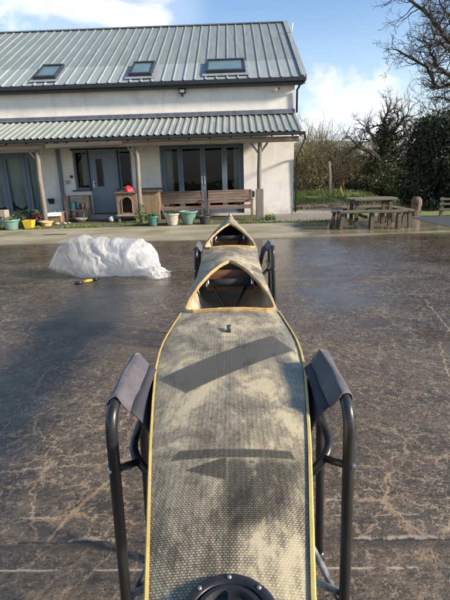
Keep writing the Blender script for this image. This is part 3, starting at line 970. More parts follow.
bk_ = MB().tube([(-5.68, WY - 0.002, 1.33), (-5.68, WY - 0.05, 1.33)], 0.07, 16)
single('wall_vent', bk_, M['alu'], 'round grey vent on the wall below the dark bell', 'vent')
single('porch_lamp', MB().tube([(-6.47, WY - 0.002, 2.08), (-6.47, WY - 0.07, 2.08)], 0.045, 12), M['white'], 'small round white lamp high on the wall by the left post', 'lamp')


# ------------------------------------------------------------------ benches
def bench(x, y, label):
    r = empty('garden_bench', (x, y, 0.05), label, 'bench', 'wooden benches on the porch')
    W_ = 0.73
    st = MB()
    for k in range(4):
        st.box(x - W_ + 0.03, x + W_ - 0.03, y - 0.36 + k * 0.105, y - 0.27 + k * 0.105, 0.42, 0.445)
    st.box(x - W_ + 0.03, x + W_ - 0.03, y - 0.375, y - 0.355, 0.34, 0.43)
    st.build('seat', M['bench'], r, bevel=0.004)
    bk2 = MB()
    for z in (0.52, 0.61, 0.70, 0.79):
        o_ = (z - 0.45) * 0.16
        bk2.hexa([(x - W_ + 0.05, y + 0.04 + o_, z), (x + W_ - 0.05, y + 0.04 + o_, z), (x + W_ - 0.05, y + 0.065 + o_, z), (x - W_ + 0.05, y + 0.065 + o_, z),
                  (x - W_ + 0.05, y + 0.052 + o_, z + 0.082), (x + W_ - 0.05, y + 0.052 + o_, z + 0.082), (x + W_ - 0.05, y + 0.077 + o_, z + 0.082), (x - W_ + 0.05, y + 0.077 + o_, z + 0.082)])
    bk2.box(x - W_, x + W_, y + 0.105, y + 0.135, 0.875, 0.93)
    bk2.build('backrest', M['bench'], r, bevel=0.004)
    for sg in (-1, 1):
        MB().bar((x + sg * (W_ - 0.02), y - 0.35, 0.05), (x + sg * (W_ - 0.02), y - 0.35, 0.62), 0.06, 0.06).build('leg', M['bench'], r)
        MB().bar((x + sg * (W_ - 0.02), y + 0.05, 0.05), (x + sg * (W_ - 0.02), y + 0.12, 0.92), 0.06, 0.06).build('leg', M['bench'], r)
        MB().box(x + sg * (W_ - 0.02) - 0.04, x + sg * (W_ - 0.02) + 0.04, y - 0.40, y + 0.07, 0.622, 0.655).build('armrest', M['bench'], r, bevel=0.005)
    return r


bench(-1.75, 15.05, 'weathered slatted wooden bench behind the beige and teal pots')
bench(-0.12, 15.05, 'weathered slatted wooden bench beside the cased porch post, right of the door gap')

# ------------------------------------------------------------------ dog house and hutch
dh = empty('dog_house', (-3.44, 14.75, 0.05), 'wooden dog house with arched dark doorway beside the middle post', 'dog house')
ax, aw, az0, az1 = -3.45, 0.17, 0.33, 0.66
arch = [(ax - aw, az0), (ax - aw, az1)] + [(ax - aw * math.cos(a), az1 + aw * math.sin(a)) for a in np.linspace(0.2, math.pi - 0.2, 9)] + [(ax + aw, az1), (ax + aw, az0)]
fp = MB()
Zt, Zb_, xl_, xr_ = 0.94, 0.22, -3.78, -3.12
yF = 14.45
n_ = len(arch)
outer = []
for (px, pz) in arch:
    outer.append((px, pz))
# front panel as quads between the arch and the panel outline
o_pts = []
for i, (px, pz) in enumerate(arch):
    if i == 0:
        o_pts.append((xl_, Zb_))
    elif i == n_ - 1:
        o_pts.append((xr_, Zb_))
    elif i == 1:
        o_pts.append((xl_, az1))
    elif i == n_ - 2:
        o_pts.append((xr_, az1))
    else:
        s_ = (i - 2) / (n_ - 5)
        o_pts.append((xl_ + (xr_ - xl_) * s_, Zt))
v = [(px, yF, pz) for px, pz in arch] + [(px, yF, pz) for px, pz in o_pts]
fp.add(v, [(i, i + 1, i + 1 + n_, i + n_) for i in range(n_ - 1)] + [(0, n_, 2 * n_ - 1, n_ - 1)])
fp.add([(px, yF, pz) for px, pz in arch] + [(px, yF + 0.03, pz) for px, pz in arch], [(i + 1, i, i + n_, i + 1 + n_) for i in range(n_ - 1)])
fp.build('front_panel', M['hutch'], dh)
bx = MB()
bx.box(xl_, xl_ + 0.02, yF + 0.002, 15.15, Zb_, Zt)
bx.box(xr_ - 0.02, xr_, yF + 0.002, 15.15, Zb_, Zt)
bx.box(xl_ + 0.02, xr_ - 0.02, 15.13, 15.15, Zb_, Zt)
bx.box(xl_ + 0.02, xr_ - 0.02, yF + 0.03, 15.13, Zb_, Zb_ + 0.03)
bx.build('side_panel', M['hutch'], dh)
MB().box(xl_ - 0.05, xr_ + 0.05, yF - 0.07, 15.2, Zt + 0.003, Zt + 0.045).build('lid', M['rackwood'], dh, bevel=0.005)
trim = MB()
trim.tube([(px, yF - 0.008, pz) for px, pz in arch], 0.018, 6)
trim.build('door_trim', M['beam'], dh)
MB().box(xl_ - 0.03, xr_ + 0.02, yF - 0.06, yF - 0.003, 0.22, 0.27).build('door_ledge', M['plank'], dh)
for xx in (xl_ + 0.04, xr_ - 0.04):
    for yy in (yF + 0.05, 15.08):
        MB().box(xx - 0.04, xx + 0.04, yy - 0.04, yy + 0.04, 0.05, Zb_ - 0.002).build('leg', M['hutch'], dh)

ht = empty('storage_hutch', (-2.72, 14.8, 0.05), 'plain planked wooden hutch between the middle post and the left bench', 'hutch')
hb2 = MB()
for k in range(5):
    x0 = -3.02 + k * 0.118
    hb2.box(x0, x0 + 0.113, 14.55, 14.57, 0.22, 0.95)
hb2.box(-3.02, -2.43, 14.575, 15.15, 0.22, 0.95)
hb2.build('body', M['hutch'], ht)
ld = MB().hexa([(-3.06, 14.48, 0.955), (-2.38, 14.48, 0.955), (-2.38, 15.2, 1.03), (-3.06, 15.2, 1.03), (-3.06, 14.48, 0.99), (-2.38, 14.48, 0.99), (-2.38, 15.2, 1.065), (-3.06, 15.2, 1.065)])
ld.build('lid', M['soffit'], ht, bevel=0.004)
for xx in (-2.98, -2.47):
    for yy in (14.6, 15.1):
        MB().box(xx - 0.03, xx + 0.03, yy - 0.03, yy + 0.03, 0.05, 0.218).build('leg', M['hutch'], ht)

# red bundle on the lid
rb = MB()
rows = []
for j in range(13):
    th = math.pi / 2 * j / 12
    row = []
    for i in range(29):
        a = 2 * math.pi * i / 28
        rad = 0.15 * math.cos(th) * (1 + 0.12 * math.sin(3 * a + 2 * th) + 0.06 * math.sin(7 * a))
        row.append((-3.40 + rad * math.cos(a), 14.62 + rad * 0.8 * math.sin(a), 0.988 + 0.17 * math.sin(th) * (1 + 0.15 * math.sin(2 * a))))
    rows.append(row)
rb.grid(rows)
single('red_bundle', rb, M['red'], 'crumpled bright red cloth bundle lying on the dog house lid', 'cloth', smooth=True)
sph = MB().lathe([(0.001, 0)] + [(0.085 * math.sin(a), 0.085 - 0.085 * math.cos(a)) for a in np.linspace(0.2, math.pi - 0.2, 10)] + [(0.001, 0.17)], (-4.02, 14.5, 0.045), 16)
single('white_ball', sph, M['white'], 'small white ball on the ground left of the dog house', 'ball', smooth=True)


# ------------------------------------------------------------------ pots
def leaves(mb, c, rad, n, size, rs, up_=0.5, flat=1.0):
    for _ in range(n):
        d = Vector((rs.gauss(0, 1), rs.gauss(0, 1), rs.gauss(0, 1) * flat)).normalized() * rad * rs.random() ** 0.45
        q = Vector(c) + d
        a = Vector((rs.gauss(0, 1), rs.gauss(0, 1), rs.gauss(0, 1) + up_)).normalized() * size * rs.uniform(0.6, 1.4)
        b = a.cross(Vector((rs.gauss(0, 1), rs.gauss(0, 1), rs.gauss(0, 1)))).normalized() * size * 0.35
        mb.add([q, q + a * 0.5 + b, q + a, q + a * 0.5 - b], [(0, 1, 2, 3)])
    return mb


def pot(name, x, y, rt_, rb_, h, mt, label, rim=0.02, plant=None, z=0.045, squash=1.0):
    r = empty(name, (x, y, z), label, 'pot', 'pots along the porch')
    b = MB().lathe([(rb_, 0), (rb_ + (rt_ - rb_) * 0.55, h * 0.5), (rt_ - 0.012, h - 0.05), (rt_ + rim, h - 0.045), (rt_ + rim, h), (rt_ - 0.01, h), (rt_ - 0.02, h - 0.06)], (x, y, z), 28, cap=False)
    b.build('body', mt, r, smooth=False, bevel=0.004)
    MB().lathe([(0.001, h - 0.05), (rt_ * 0.6, h - 0.045), (rt_ - 0.018, h - 0.055)], (x, y, z), 20, cap=False).build('soil', M['soil'], r)
    if plant:
        rs = random.Random(hash(label) % 999 if False else len(label) * 7)
        leaves(MB(), (x, y, z + h + 0.01), rt_ * 0.7, plant * 2, 0.055, rs, 0.6, 0.35).build('plant', M['leaf'], r)
    return r


pot('green_pot', -2.39, 13.05, 0.18, 0.11, 0.28, M['green'], 'small dark green plastic pot in front of the plain hutch', plant=60)
pot('beige_pot', -1.83, 12.98 + 0.1, 0.235, 0.14, 0.34, M['beige'], 'round beige stone pot between the dark green pot and the large teal pot', plant=70)
pot('teal_pot', -1.37, 13.2, 0.27, 0.14, 0.38, M['teal'], 'large pale teal glazed pot in front of the left bench', rim=0.03)
pot('black_pot', -0.88, 13.2, 0.17, 0.125, 0.23, M['blackpot'], 'short black plastic pot right of the large teal pot')
pot('teal_tub', -6.62, 13.05, 0.25, 0.17, 0.29, M['teal'], 'pale teal tub among the planters at the left edge', plant=60)
pot('terracotta_bowl', -5.86, 13.75, 0.19, 0.14, 0.15, M['terracotta'], 'shallow orange clay bowl at the foot of the left post')

yb_ = empty('yellow_bucket', (-6.12, 13.15, 0.045), 'square bright yellow bucket between the teal tub and the left post', 'bucket')
q = MB()
q.hexa([(-6.22, 13.05, 0.05), (-6.03, 13.05, 0.05), (-6.03, 13.25, 0.05), (-6.22, 13.25, 0.05), (-6.26, 13.0, 0.29), (-5.98, 13.0, 0.29), (-5.98, 13.29, 0.29), (-6.26, 13.29, 0.29)])
q.f.pop(1)
q.build('body', M['yellow'], yb_, solid=0.008)
MB().tube([(-6.25, 13.14, 0.27), (-6.21, 13.1, 0.33), (-6.12, 13.08, 0.34), (-6.03, 13.1, 0.33), (-5.99, 13.14, 0.27)], 0.007, 6).build('handle', M['black'], yb_)


def trough(x0, x1, y, h, label, seed, plant=60):
    r = empty('planter_trough', ((x0 + x1) / 2, y, 0.045), label, 'planter', 'dark planters by the patio windows')
    a = MB().hexa([(x0 + 0.03, y - 0.13, 0.045), (x1 - 0.03, y - 0.13, 0.045), (x1 - 0.03, y + 0.13, 0.045), (x0 + 0.03, y + 0.13, 0.045),
                   (x0, y - 0.16, 0.045 + h), (x1, y - 0.16, 0.045 + h), (x1, y + 0.16, 0.045 + h), (x0, y + 0.16, 0.045 + h)])
    a.build('trough', M['blackpot'], r, bevel=0.01)
    pl_ = MB()
    rs = random.Random(seed)
    for k in range(max(1, int((x1 - x0) / 0.2))):
        leaves(pl_, (x0 + 0.1 + k * 0.2, y, 0.045 + h + 0.03), 0.12, plant, 0.065, rs, 0.7, 0.6)
    pl_.build('plant', M['leaf'], r)


trough(-7.9, -7.2, 13.55, 0.33, 'dark planter trough at the far left edge, in front of the pale box', 1)
trough(-7.1, -6.15, 14.3, 0.36, 'long dark planter trough under the left patio window', 2)
trough(-6.62, -6.24, 13.62, 0.20, 'short dark planter between the teal tub and the long trough', 3)
rp = empty('red_leaf_plant', (-6.15, 14.0, 0.045), 'small reddish brown potted plant beside the left post', 'plant')
MB().lathe([(0.09, 0), (0.13, 0.2), (0.12, 0.2)], (-6.2, 13.95, 0.045), 16, cap=False).build('pot', M['blackpot'], rp)
leaves(MB(), (-6.2, 13.95, 0.34), 0.15, 90, 0.06, random.Random(5), 0.6).build('foliage', noisy('red_leaf', (0.10, 0.025, 0.02), (0.18, 0.06, 0.035), 9, 0.7), rp)
single('pale_crate', MB().box(-7.55, -7.2, 13.9, 14.2, 0.045, 0.55), M['plank'], 'pale wooden box behind the planters at the left edge', 'box', bevel=0.01)

# brown box wrapped in clear sheeting, against the wall left of the rack
wb = empty('covered_box', (-5.95, 14.75, 0.05), 'brown box under thin whitish plastic sheet left of the wooden rack', 'box')
MB().box(-6.12, -5.72, 14.6, 14.95, 0.05, 0.34).build('box', M['hutch'], wb, bevel=0.01)
rows = []
for j in range(9):
    rows.append([(-6.16 + i * 0.04, 14.56 + j * 0.055, 0.37 + 0.03 * mnoise.noise(Vector((i * 0.5, j * 0.5, 1))) - (0.10 if j == 0 else 0)) for i in range(13)])
MB().grid(rows).build('sheet', M['white'], wb, smooth=True)
for k, (x, y, s_) in enumerate(((-5.62, 14.0, 0.07), (-5.42, 14.1, 0.06), (-5.33, 14.25, 0.045))):
    st = MB().lathe([(0.001, 0)] + [(s_ * math.sin(a) * 1.2, s_ * (0.6 - 0.6 * math.cos(a))) for a in np.linspace(0.3, math.pi - 0.3, 7)] + [(0.001, 1.2 * s_)], (x, y, 0.04), 9)
    single('pale_stone', st, M['beige'], ['larger pale stone in the bed beside the clay bowl', 'middle pale stone in the bed before the wooden rack', 'smallest pale stone in the bed before the wooden rack'][k], 'stone', 'pale stones in the bed')

# ------------------------------------------------------------------ wooden rack and what it holds
rk = empty('wooden_rack', (-5.28, 15.2, 0.05), 'open brown wooden rack with a shelf left of the front door', 'rack')
for x in (-5.66, -4.93):
    for y in (15.0, 15.4):
        MB().bar((x, y, 0.05), (x, y, 0.86), 0.06, 0.06).build('leg', M['rackwood'], rk)
MB().box(-5.70, -4.89, 14.96, 15.44, 0.862, 0.885).build('top_shelf', M['rackwood'], rk)
MB().box(-5.63, -4.96, 15.0, 15.42, 0.42, 0.44).build('shelf', M['rackwood'], rk)
MB().box(-5.63, -4.96, 15.0, 15.42, 0.12, 0.14).build('shelf', M['rackwood'], rk)
MB().bar((-5.15, 15.0, 0.14), (-5.02, 15.0, 0.86), 0.05, 0.05).build('prop', M['rackwood'], rk)
single('teal_tin', MB().lathe([(0.11, 0), (0.115, 0.23), (0.10, 0.24), (0.02, 0.25)], (-5.46, 15.18, 0.441), 18), noisy('teal_tin', (0.02, 0.14, 0.14), (0.03, 0.18, 0.18), 6, 0.4), 'dark teal tin on the middle shelf of the wooden rack', 'tin')
bt = MB()
for k, (dx, a) in enumerate(((0, 0.1), (0.11, -0.1))):
    bt.tube([(-5.22 + dx, 15.18, 0.50), (-5.20 + dx, 15.02, 0.48), (-5.20 + dx, 14.97, 0.47)], [0.05, 0.045, 0.03], 8)
    bt.tube([(-5.22 + dx, 15.2, 0.47), (-5.22 + dx, 15.22, 0.62)], 0.05, 8)
single('black_boots', bt, M['blackpot'], 'pair of black boots on the middle shelf of the wooden rack', 'boots', smooth=True)
single('brown_pot', MB().lathe([(0.08, 0), (0.13, 0.2), (0.14, 0.2), (0.12, 0.18)], (-5.46, 15.15, 0.141), 18, cap=False), M['redstone'], 'reddish brown pot on the bottom shelf of the wooden rack', 'pot')
single('white_jar', MB().lathe([(0.05, 0), (0.055, 0.13), (0.04, 0.15), (0.045, 0.17)], (-5.12, 15.1, 0.141), 14), M['white'], 'small white jar on the bottom shelf of the wooden rack', 'jar')
single('shallow_bowl', MB().lathe([(0.10, 0), (0.19, 0.09), (0.21, 0.13), (0.20, 0.13), (0.17, 0.08), (0.001, 0.03)], (-5.08, 14.72, 0.05), 22), M['beige'], 'wide pale shallow bowl on the ground before the wooden rack', 'bowl', smooth=True)

# creeper at the foot of the middle post
single('creeper', leaves(leaves(MB(), (-2.92, 13.95, 0.25), 0.24, 260, 0.055, random.Random(4), 0.3), (-2.92, 13.95, 0.5), 0.14, 90, 0.05, random.Random(6)), M['moss'],
       'low green creeper growing round the foot of the middle post', 'plant')
single('small_weed', leaves(MB(), (1.1, 13.75, 0.07), 0.16, 520, 0.06, random.Random(9), 0.4, 0.35), M['moss'], 'low green weed at the foot of the cased right post', 'plant')

# ------------------------------------------------------------------ grass along the bed edge (nobody could count it)
gb = MB()
rs = random.Random(11)
for _ in range(5200):
    if rs.random() < 0.75:
        x = rs.uniform(-9, 0.9)
        y = 13.05 + abs(rs.gauss(0, 0.35))
        dens = mnoise.noise(Vector((x * 1.2, y * 1.2, 7)))
        if dens < -0.05:
            continue
    else:
        x, y = rs.uniform(0.8, 3.4), 13.0 + abs(rs.gauss(0, 0.1))
        if rs.random() < 0.6:
            continue
    h = rs.uniform(0.03, 0.10)
    a = rs.uniform(0, 6.28)
    dx, dy = 0.012 * math.cos(a), 0.012 * math.sin(a)
    lx, ly = rs.gauss(0, 0.03), rs.gauss(0, 0.03)
    gb.add([(x - dx, y - dy, 0.035), (x + dx, y + dy, 0.035), (x + lx, y + ly, 0.035 + h)], [(0, 1, 2)])
tag(gb.build('bed_grass', M['grass']), 'short scattered grass along the edge of the porch bed', 'grass', kind='stuff')
gb = MB()
for _ in range(9000):
    x, y = rs.uniform(2.2, 6.5), rs.uniform(18.2, 25)
    h0 = 0.42 * math.exp(-((y - 22.5) / 3.2) ** 2) * (1 if x < 5.6 else math.exp(-((x - 5.6) / 1.6) ** 2)) + 0.07 * mnoise.noise(Vector((x * 1.3, y * 1.3, 3)))
    if mnoise.noise(Vector((x * 0.8, y * 0.8, 2))) < -0.1:
        continue
    h = rs.uniform(0.06, 0.2)
    a = rs.uniform(0, 6.28)
    dx, dy = 0.02 * math.cos(a), 0.02 * math.sin(a)
    gb.add([(x - dx, y - dy, h0), (x + dx, y + dy, h0), (x + rs.gauss(0, 0.05), y + rs.gauss(0, 0.05), h0 + h)], [(0, 1, 2)])
tag(gb.build('bank_grass_blades', M['grass']), 'rough green grass on the bank beyond the house corner', 'grass', kind='stuff')
# rubble and leaf litter at the foot of the bank
lb = MB()
for _ in range(900):
    x, y = rs.uniform(2.2, 6.5), 17.6 + abs(rs.gauss(0, 0.7))
    s_ = rs.uniform(0.03, 0.13)
    e = [Vector((rs.gauss(0, 1), rs.gauss(0, 1), rs.gauss(0, 0.5))).normalized() * s_ for _ in range(3)]
    c = Vector((x, y, 0.06 + 0.05 * rs.random()))
    lb.add([c + e[0], c - e[0], c + e[1], c - e[1], c + Vector((0, 0, s_ * 0.6)), c - Vector((0, 0, s_ * 0.6))],
           [(0, 2, 4), (2, 1, 4), (1, 3, 4), (3, 0, 4), (2, 0, 5), (1, 2, 5), (3, 1, 5), (0, 3, 5)])
tag(lb.build('rubble', M['stone']), 'brown rubble and leaf litter at the foot of the grass bank', 'rubble', kind='stuff')

# ------------------------------------------------------------------ plastic bag and tool in the yard
bagc = Vector((-2.05, 6.62, 0))


def bag_prof(s_):
    xs_ = [0, 0.06, 0.14, 0.24, 0.34, 0.46, 0.58, 0.70, 0.82, 0.91, 0.97, 1.0]
    hz = [0.13, 0.30, 0.47, 0.62, 0.63, 0.55, 0.51, 0.54, 0.57, 0.47, 0.30, 0.10]
    wy = [0.03, 0.14, 0.24, 0.30, 0.30, 0.28, 0.29, 0.32, 0.34, 0.30, 0.22, 0.06]
    return np.interp(s_, xs_, hz), np.interp(s_, xs_, wy)


def bag_mesh(x0, x1, cy, prof, nu, nv, amp, seed, ground=0.004):
    rows = []
    for i in range(nu):
        s_ = i / (nu - 1)
        h, wy = prof(s_)
        row = []
        for j in range(nv + 1):
            a = 2 * math.pi * j / nv
            ca, sa = math.cos(a), math.sin(a)
            d = Vector((s_ * 3.4 + 0.25 * sa, ca * 0.9, sa * 0.9 + seed))
            # long folds running round the bundle, a few soft dents, fine creases
            cl_ = 0.35 + 0.65 * min(1, max(0, (s_ - 0.22) / 0.2))
            ph = 2.2 * mnoise.noise(Vector((s_ * 2.2, ca * 0.8, sa * 0.8 + seed)))
            r1 = 1 - abs(math.sin(s_ * 13 + 0.9 * math.sin(a) + ph * 1.6)) ** 0.7
            r2 = 1 - abs(math.sin(s_ * 24 - 1.6 * math.cos(a + 1) + ph * 3.0)) ** 0.6
            f1 = mnoise.noise(Vector((s_ * 2.6, ca * 0.9, sa * 0.9 + seed)))
            f2 = mnoise.noise(Vector((s_ * 9, ca * 2.4 + s_ * 3, sa * 2.4 + seed)))
            k = 1 + amp * cl_ * (0.42 * f1 - 0.18 * r1 - 0.09 * r2 * (0.5 + f2) + 0.06 * f2) + 0.04
            z = h * 0.47 + sa * h * 0.53 * k
            y = cy + ca * wy * k + 0.05 * math.sin(s_ * 5 + seed)
            x = x0 + (x1 - x0) * s_ + 0.10 * amp * f2 + 0.05 * ca - 0.10 * (1 - s_) * sa * 2.2 * (1 - s_)
            if z < ground:
                z = ground + 0.002 * (j % 3)
            row.append((x, y, z))
        rows.append(row)
    return MB().grid(rows)


mt, t, p = mat('white_polythene', 0.32)
v = t.new('ShaderNodeTexCoord').outputs['Object']
nn = t.noise(v, 3, 4)
s2 = t.new('ShaderNodeSeparateXYZ', {0: v})
t.set(p.inputs['Base Color'], t.mix(nn, (0.58, 0.58, 0.58), (0.72, 0.72, 0.72)))
wrn = t.noise(v, 9, 8, 0.7, 1.5)
vd = t.new('ShaderNodeVectorMath', {0: t.scale(v, (1.9, 0.9, 0.75)), 1: t.scale(t.noise(v, 2.2, 3, 0.5, out=1), (0.8, 0.6, 0.6))}, operation='ADD').outputs[0]
va = t.new('ShaderNodeTexVoronoi', {'Vector': vd, 'Scale': 3.0}, feature='DISTANCE_TO_EDGE').outputs['Distance']
vb = t.new('ShaderNodeTexVoronoi', {'Vector': vd, 'Scale': 7.0}, feature='DISTANCE_TO_EDGE').outputs['Distance']
vc = t.new('ShaderNodeTexVoronoi', {'Vector': vd, 'Scale': 24.0}).outputs['Distance']
crz = t.math('ADD', t.math('MULTIPLY', va, 1.0), t.math('ADD', t.math('MULTIPLY', vb, 0.50), t.math('MULTIPLY', vc, 0.06)))
t.set(p.inputs['Normal'], t.bump(crz, 0.65, 0.045))
trl = t.new('ShaderNodeBsdfTranslucent', {0: (0.82, 0.82, 0.82)})
t1 = t.new('ShaderNodeMixShader', {0: 0.45, 1: p.outputs[0], 2: trl.outputs[0]})
trp = t.new('ShaderNodeBsdfTransparent', {0: (0.95, 0.95, 0.95)})
t2 = t.new('ShaderNodeMixShader', {0: t.math('ADD', 0.30, t.math('MULTIPLY', t.ss(t.math('ADD', s2.outputs[0], t.math('MULTIPLY', nn, 0.5)), 0.45, -0.15), t.fmix(wrn, 0.20, 0.60))), 1: t1.outputs[0], 2: trp.outputs[0]})
t.set(t.n['Material Output'].inputs[0], t2.outputs[0])
M['poly'] = mt
bag = empty('plastic_sheet', tuple(bagc), 'big crumpled translucent white plastic sheeting bundle lying in the yard', 'plastic sheet')
bag_mesh(-2.64, -1.22, 6.60, bag_prof, 150, 140, 0.75, 3.3).build('bundle', M['poly'], bag, smooth=True)
bag_mesh(-1.30, -1.02, 6.30, lambda s_: (np.interp(s_, [0, .2, .8, 1], [0.08, 0.16, 0.17, 0.10]), np.interp(s_, [0, .2, .8, 1], [0.03, 0.08, 0.09, 0.03])), 40, 50, 0.6, 8.1).build('tail', M['poly'], bag, smooth=True)

tl = empty('hand_tool', (-2.13, 6.1, 0.0), 'small black and yellow hand tool lying in front of the plastic sheeting', 'tool')
MB().tube([(-2.27, 6.0, 0.022), (-2.22, 6.03, 0.025), (-2.17, 6.05, 0.022)], [0.022, 0.025, 0.017], 10).build('grip', M['black'], tl, smooth=True)
MB().tube([(-2.17, 6.05, 0.03), (-2.12, 6.085, 0.035), (-2.06, 6.13, 0.035)], [0.017, 0.023, 0.017], 10).build('body', M['yellow'], tl, smooth=True)
MB().tube([(-2.06, 6.13, 0.035), (-2.02, 6.16, 0.04), (-1.98, 6.20, 0.045)], [0.018, 0.027, 0.017], 10).build('head', M['black'], tl, smooth=True)

# ------------------------------------------------------------------ picnic table
pc = Vector((3.55, 11.75, 0.03))
pt = empty('picnic_table', tuple(pc), 'dark weathered wooden picnic table ringed by four joined benches on the wet path', 'picnic table')
tp = MB()
nP = 7
tw = 0.62
for k in range(nP):
    y0 = -0.40 + k * 0.115
    hw = tw * (1 - 0.35 * (abs(y0 + 0.055) / 0.45) ** 3)
    tp.box(pc.x - hw, pc.x + hw, pc.y + y0, pc.y + y0 + 0.11, 0.70, 0.75)
tp.build('tabletop', M['picnictop'], pt, bevel=0.008)
for sx_ in (-1, 1):
    for sy_ in (-1, 1):
        MB().bar((pc.x + sx_ * 0.42, pc.y + sy_ * 0.26, 0.03), (pc.x + sx_ * 0.42, pc.y + sy_ * 0.26, 0.698), 0.08, 0.08).build('table_leg', M['picnic'], pt)
    MB().bar((pc.x + sx_ * 0.42, pc.y - 0.21, 0.63), (pc.x + sx_ * 0.42, pc.y + 0.21, 0.63), 0.06, 0.09).build('crossbar', M['picnic'], pt)


def pbench(a, b, legs):
    a, b = Vector(a), Vector(b)
    d = (b - a).normalized()
    n = Vector((-d.y, d.x, 0))
    st = MB()
    for k in (-1, 1):
        st.bar(a + n * 0.072 * k, b + n * 0.072 * k, 0.135, 0.055)
    s_ = st.build('bench_seat', M['picnictop'], pt, bevel=0.008)
    for f_, lean in legs:
        q = a + (b - a) * f_
        for k in (-1, 1):
            MB().bar((q.x + n.x * 0.09 * k + lean, q.y + n.y * 0.09 * k, 0.03), (q.x + n.x * 0.05 * k, q.y + n.y * 0.05 * k, 0.425), 0.085, 0.075).build('bench_leg', M['picnic'], pt)


pbench((2.62, 11.15, 0.455), (4.10, 10.98, 0.455), ((0.06, -0.06), (0.52, 0), (0.95, 0.0)))
pbench((2.58, 11.28, 0.455), (2.86, 12.55, 0.455), ((0.12, -0.05), (0.88, 0)))
pbench((4.28, 11.05, 0.455), (4.30, 12.50, 0.455), ((0.06, 0), (0.9, 0)))
pbench((2.98, 12.62, 0.455), (4.25, 12.62, 0.455), ((0.1, 0), (0.9, 0)))
# tie beams under the seats join benches and table
tb = MB()
tb.bar((2.80, pc.y, 0.39), (4.2, pc.y, 0.39), 0.06, 0.07)
tb.bar((3.3, 11.2, 0.31), (3.3, 12.6, 0.31), 0.06, 0.07)
tb.build('tie_beam', M['picnic'], pt)

# ------------------------------------------------------------------ things on the right
rows = []
sb = MB()
for j in range(9):
    z = 0.0 + j * 0.075
    row = []
    for i in range(13):
        a = 2 * math.pi * i / 12
        rad = 0.16 * (1 + 0.12 * mnoise.noise(Vector((math.cos(a) * 1.4, math.sin(a) * 1.4, z * 4)))) * (1 if j < 8 else 0.6)
        row.append((5.62 + rad * math.cos(a), 13.95 + rad * math.sin(a), z))
    rows.append(row)
sb.grid(rows)
sb.f.append(tuple(range(8 * 13, 8 * 13 + 12)))
single('stone_pillar', sb, M['redstone'], 'short reddish stone pillar at the edge of the dark hedge', 'pillar')
fc = empty('rail_fence', (7.0, 13.72, 0), 'low weathered rail fence in front of the dark hedge', 'fence')
for x in (6.3, 7.1, 7.9, 8.7):
    MB().box(x - 0.04, x + 0.04, 13.69, 13.77, 0, 0.58).build('post', M['picnic'], fc)
for z in (0.2, 0.36, 0.50):
    MB().box(6.2, 8.8, 13.655, 13.687, z, z + 0.06).build('rail', M['picnic'], fc)
ptop = at(329.5, 161, 21.07)
single('wooden_pole', MB().tube([(4.48, 21.07, 0.1), (4.46, 21.07, 1.2), (ptop.x, 21.07, ptop.z)], [0.055, 0.05, 0.045], 10), M['polewood'], 'tall bare pale wooden pole standing on the grass bank', 'pole', smooth=True)
single('yellow_post', MB().bar((4.98, 20.4, 0.1), (4.80, 20.4, 0.72), 0.09, 0.06), noisy('ochre_paint', (0.5, 0.36, 0.1), (0.62, 0.46, 0.18), 8, 0.7), 'leaning short ochre yellow stake behind the picnic table', 'stake')


# ------------------------------------------------------------------ trees
def grow(mb, p, d, length, r, level, rs, maxl, spread=0.6, upb=0.15, seg=4, kids=(3, 5), minr=0.004, wig=0.18, shrink=0.62):
    pts, rad = [p.copy()], [r]
    q, dd = p.copy(), d.normalized()
    for i in range(seg):
        dd = (dd + Vector((rs.gauss(0, wig), rs.gauss(0, wig), rs.gauss(0, wig) + upb * 0.3))).normalized()
        q = q + dd * (length / seg)
        pts.append(q.copy())
        rad.append(max(minr, r * (1 - 0.62 * (i + 1) / seg)))
    mb.tube(pts, rad, 6 if r > 0.05 else (4 if r > 0.015 else 3), cap=False)
    if level >= maxl:
        return
    n = rs.randint(*kids)
    for k in range(n):
        f_ = rs.uniform(0.3, 1.0) if k else 1.0
        x_ = f_ * seg
        i = min(int(x_), seg - 1)
        b = pts[i].lerp(pts[i + 1], x_ - i)
        base = (pts[i + 1] - pts[i]).normalized()
        side = base.cross(Vector((rs.gauss(0, 1), rs.gauss(0, 1), rs.gauss(0, 1)))).normalized()
        nd = (base + side * rs.uniform(0.5, 1.2) * spread * 1.4 + Vector((0, 0, upb))).normalized()
        grow(mb, b, nd, length * shrink * rs.uniform(0.75, 1.2), max(minr, rad[i] * 0.62), level + 1, rs, maxl, spread, upb, max(3, seg - 1) if level < 1 else 3, kids, minr, wig, shrink)


def np_leaves(name, centers, radii, n, size, mt, parent, seed, flatten=1.0):
    """thousands of small leaf faces spread through overlapping clumps, as one crown mesh"""
    r_ = np.random.default_rng(seed)
    c = np.array(centers, float)
    rd = np.array(radii, float)
    pick = r_.choice(len(c), n, p=rd ** 2 / np.sum(rd ** 2))
    d = r_.normal(size=(n, 3))
    d /= np.linalg.norm(d, axis=1)[:, None]
    rr = rd[pick] * r_.random(n) ** 0.4
    pos = c[pick] + d * rr[:, None] * np.array([1, 1, flatten])
    a = r_.normal(size=(n, 3))
    a /= np.linalg.norm(a, axis=1)[:, None]
    b = np.cross(a, r_.normal(size=(n, 3)))
    b /= np.linalg.norm(b, axis=1)[:, None]
    sz = size * r_.uniform(0.6, 1.4, n)[:, None]
    v = np.stack([pos - a * sz, pos + b * sz * 0.5, pos + a * sz, pos - b * sz * 0.5], 1).reshape(-1, 3)
    if parent is not None:
        v = v - np.array(parent_world(parent))
    me = bpy.data.meshes.new(name)
    me.from_pydata(v.tolist(), [], np.arange(4 * n).reshape(-1, 4).tolist())
    me.materials.append(mt)
    ob = bpy.data.objects.new(name, me)
    COL.objects.link(ob)
    ob.parent = parent
    return ob


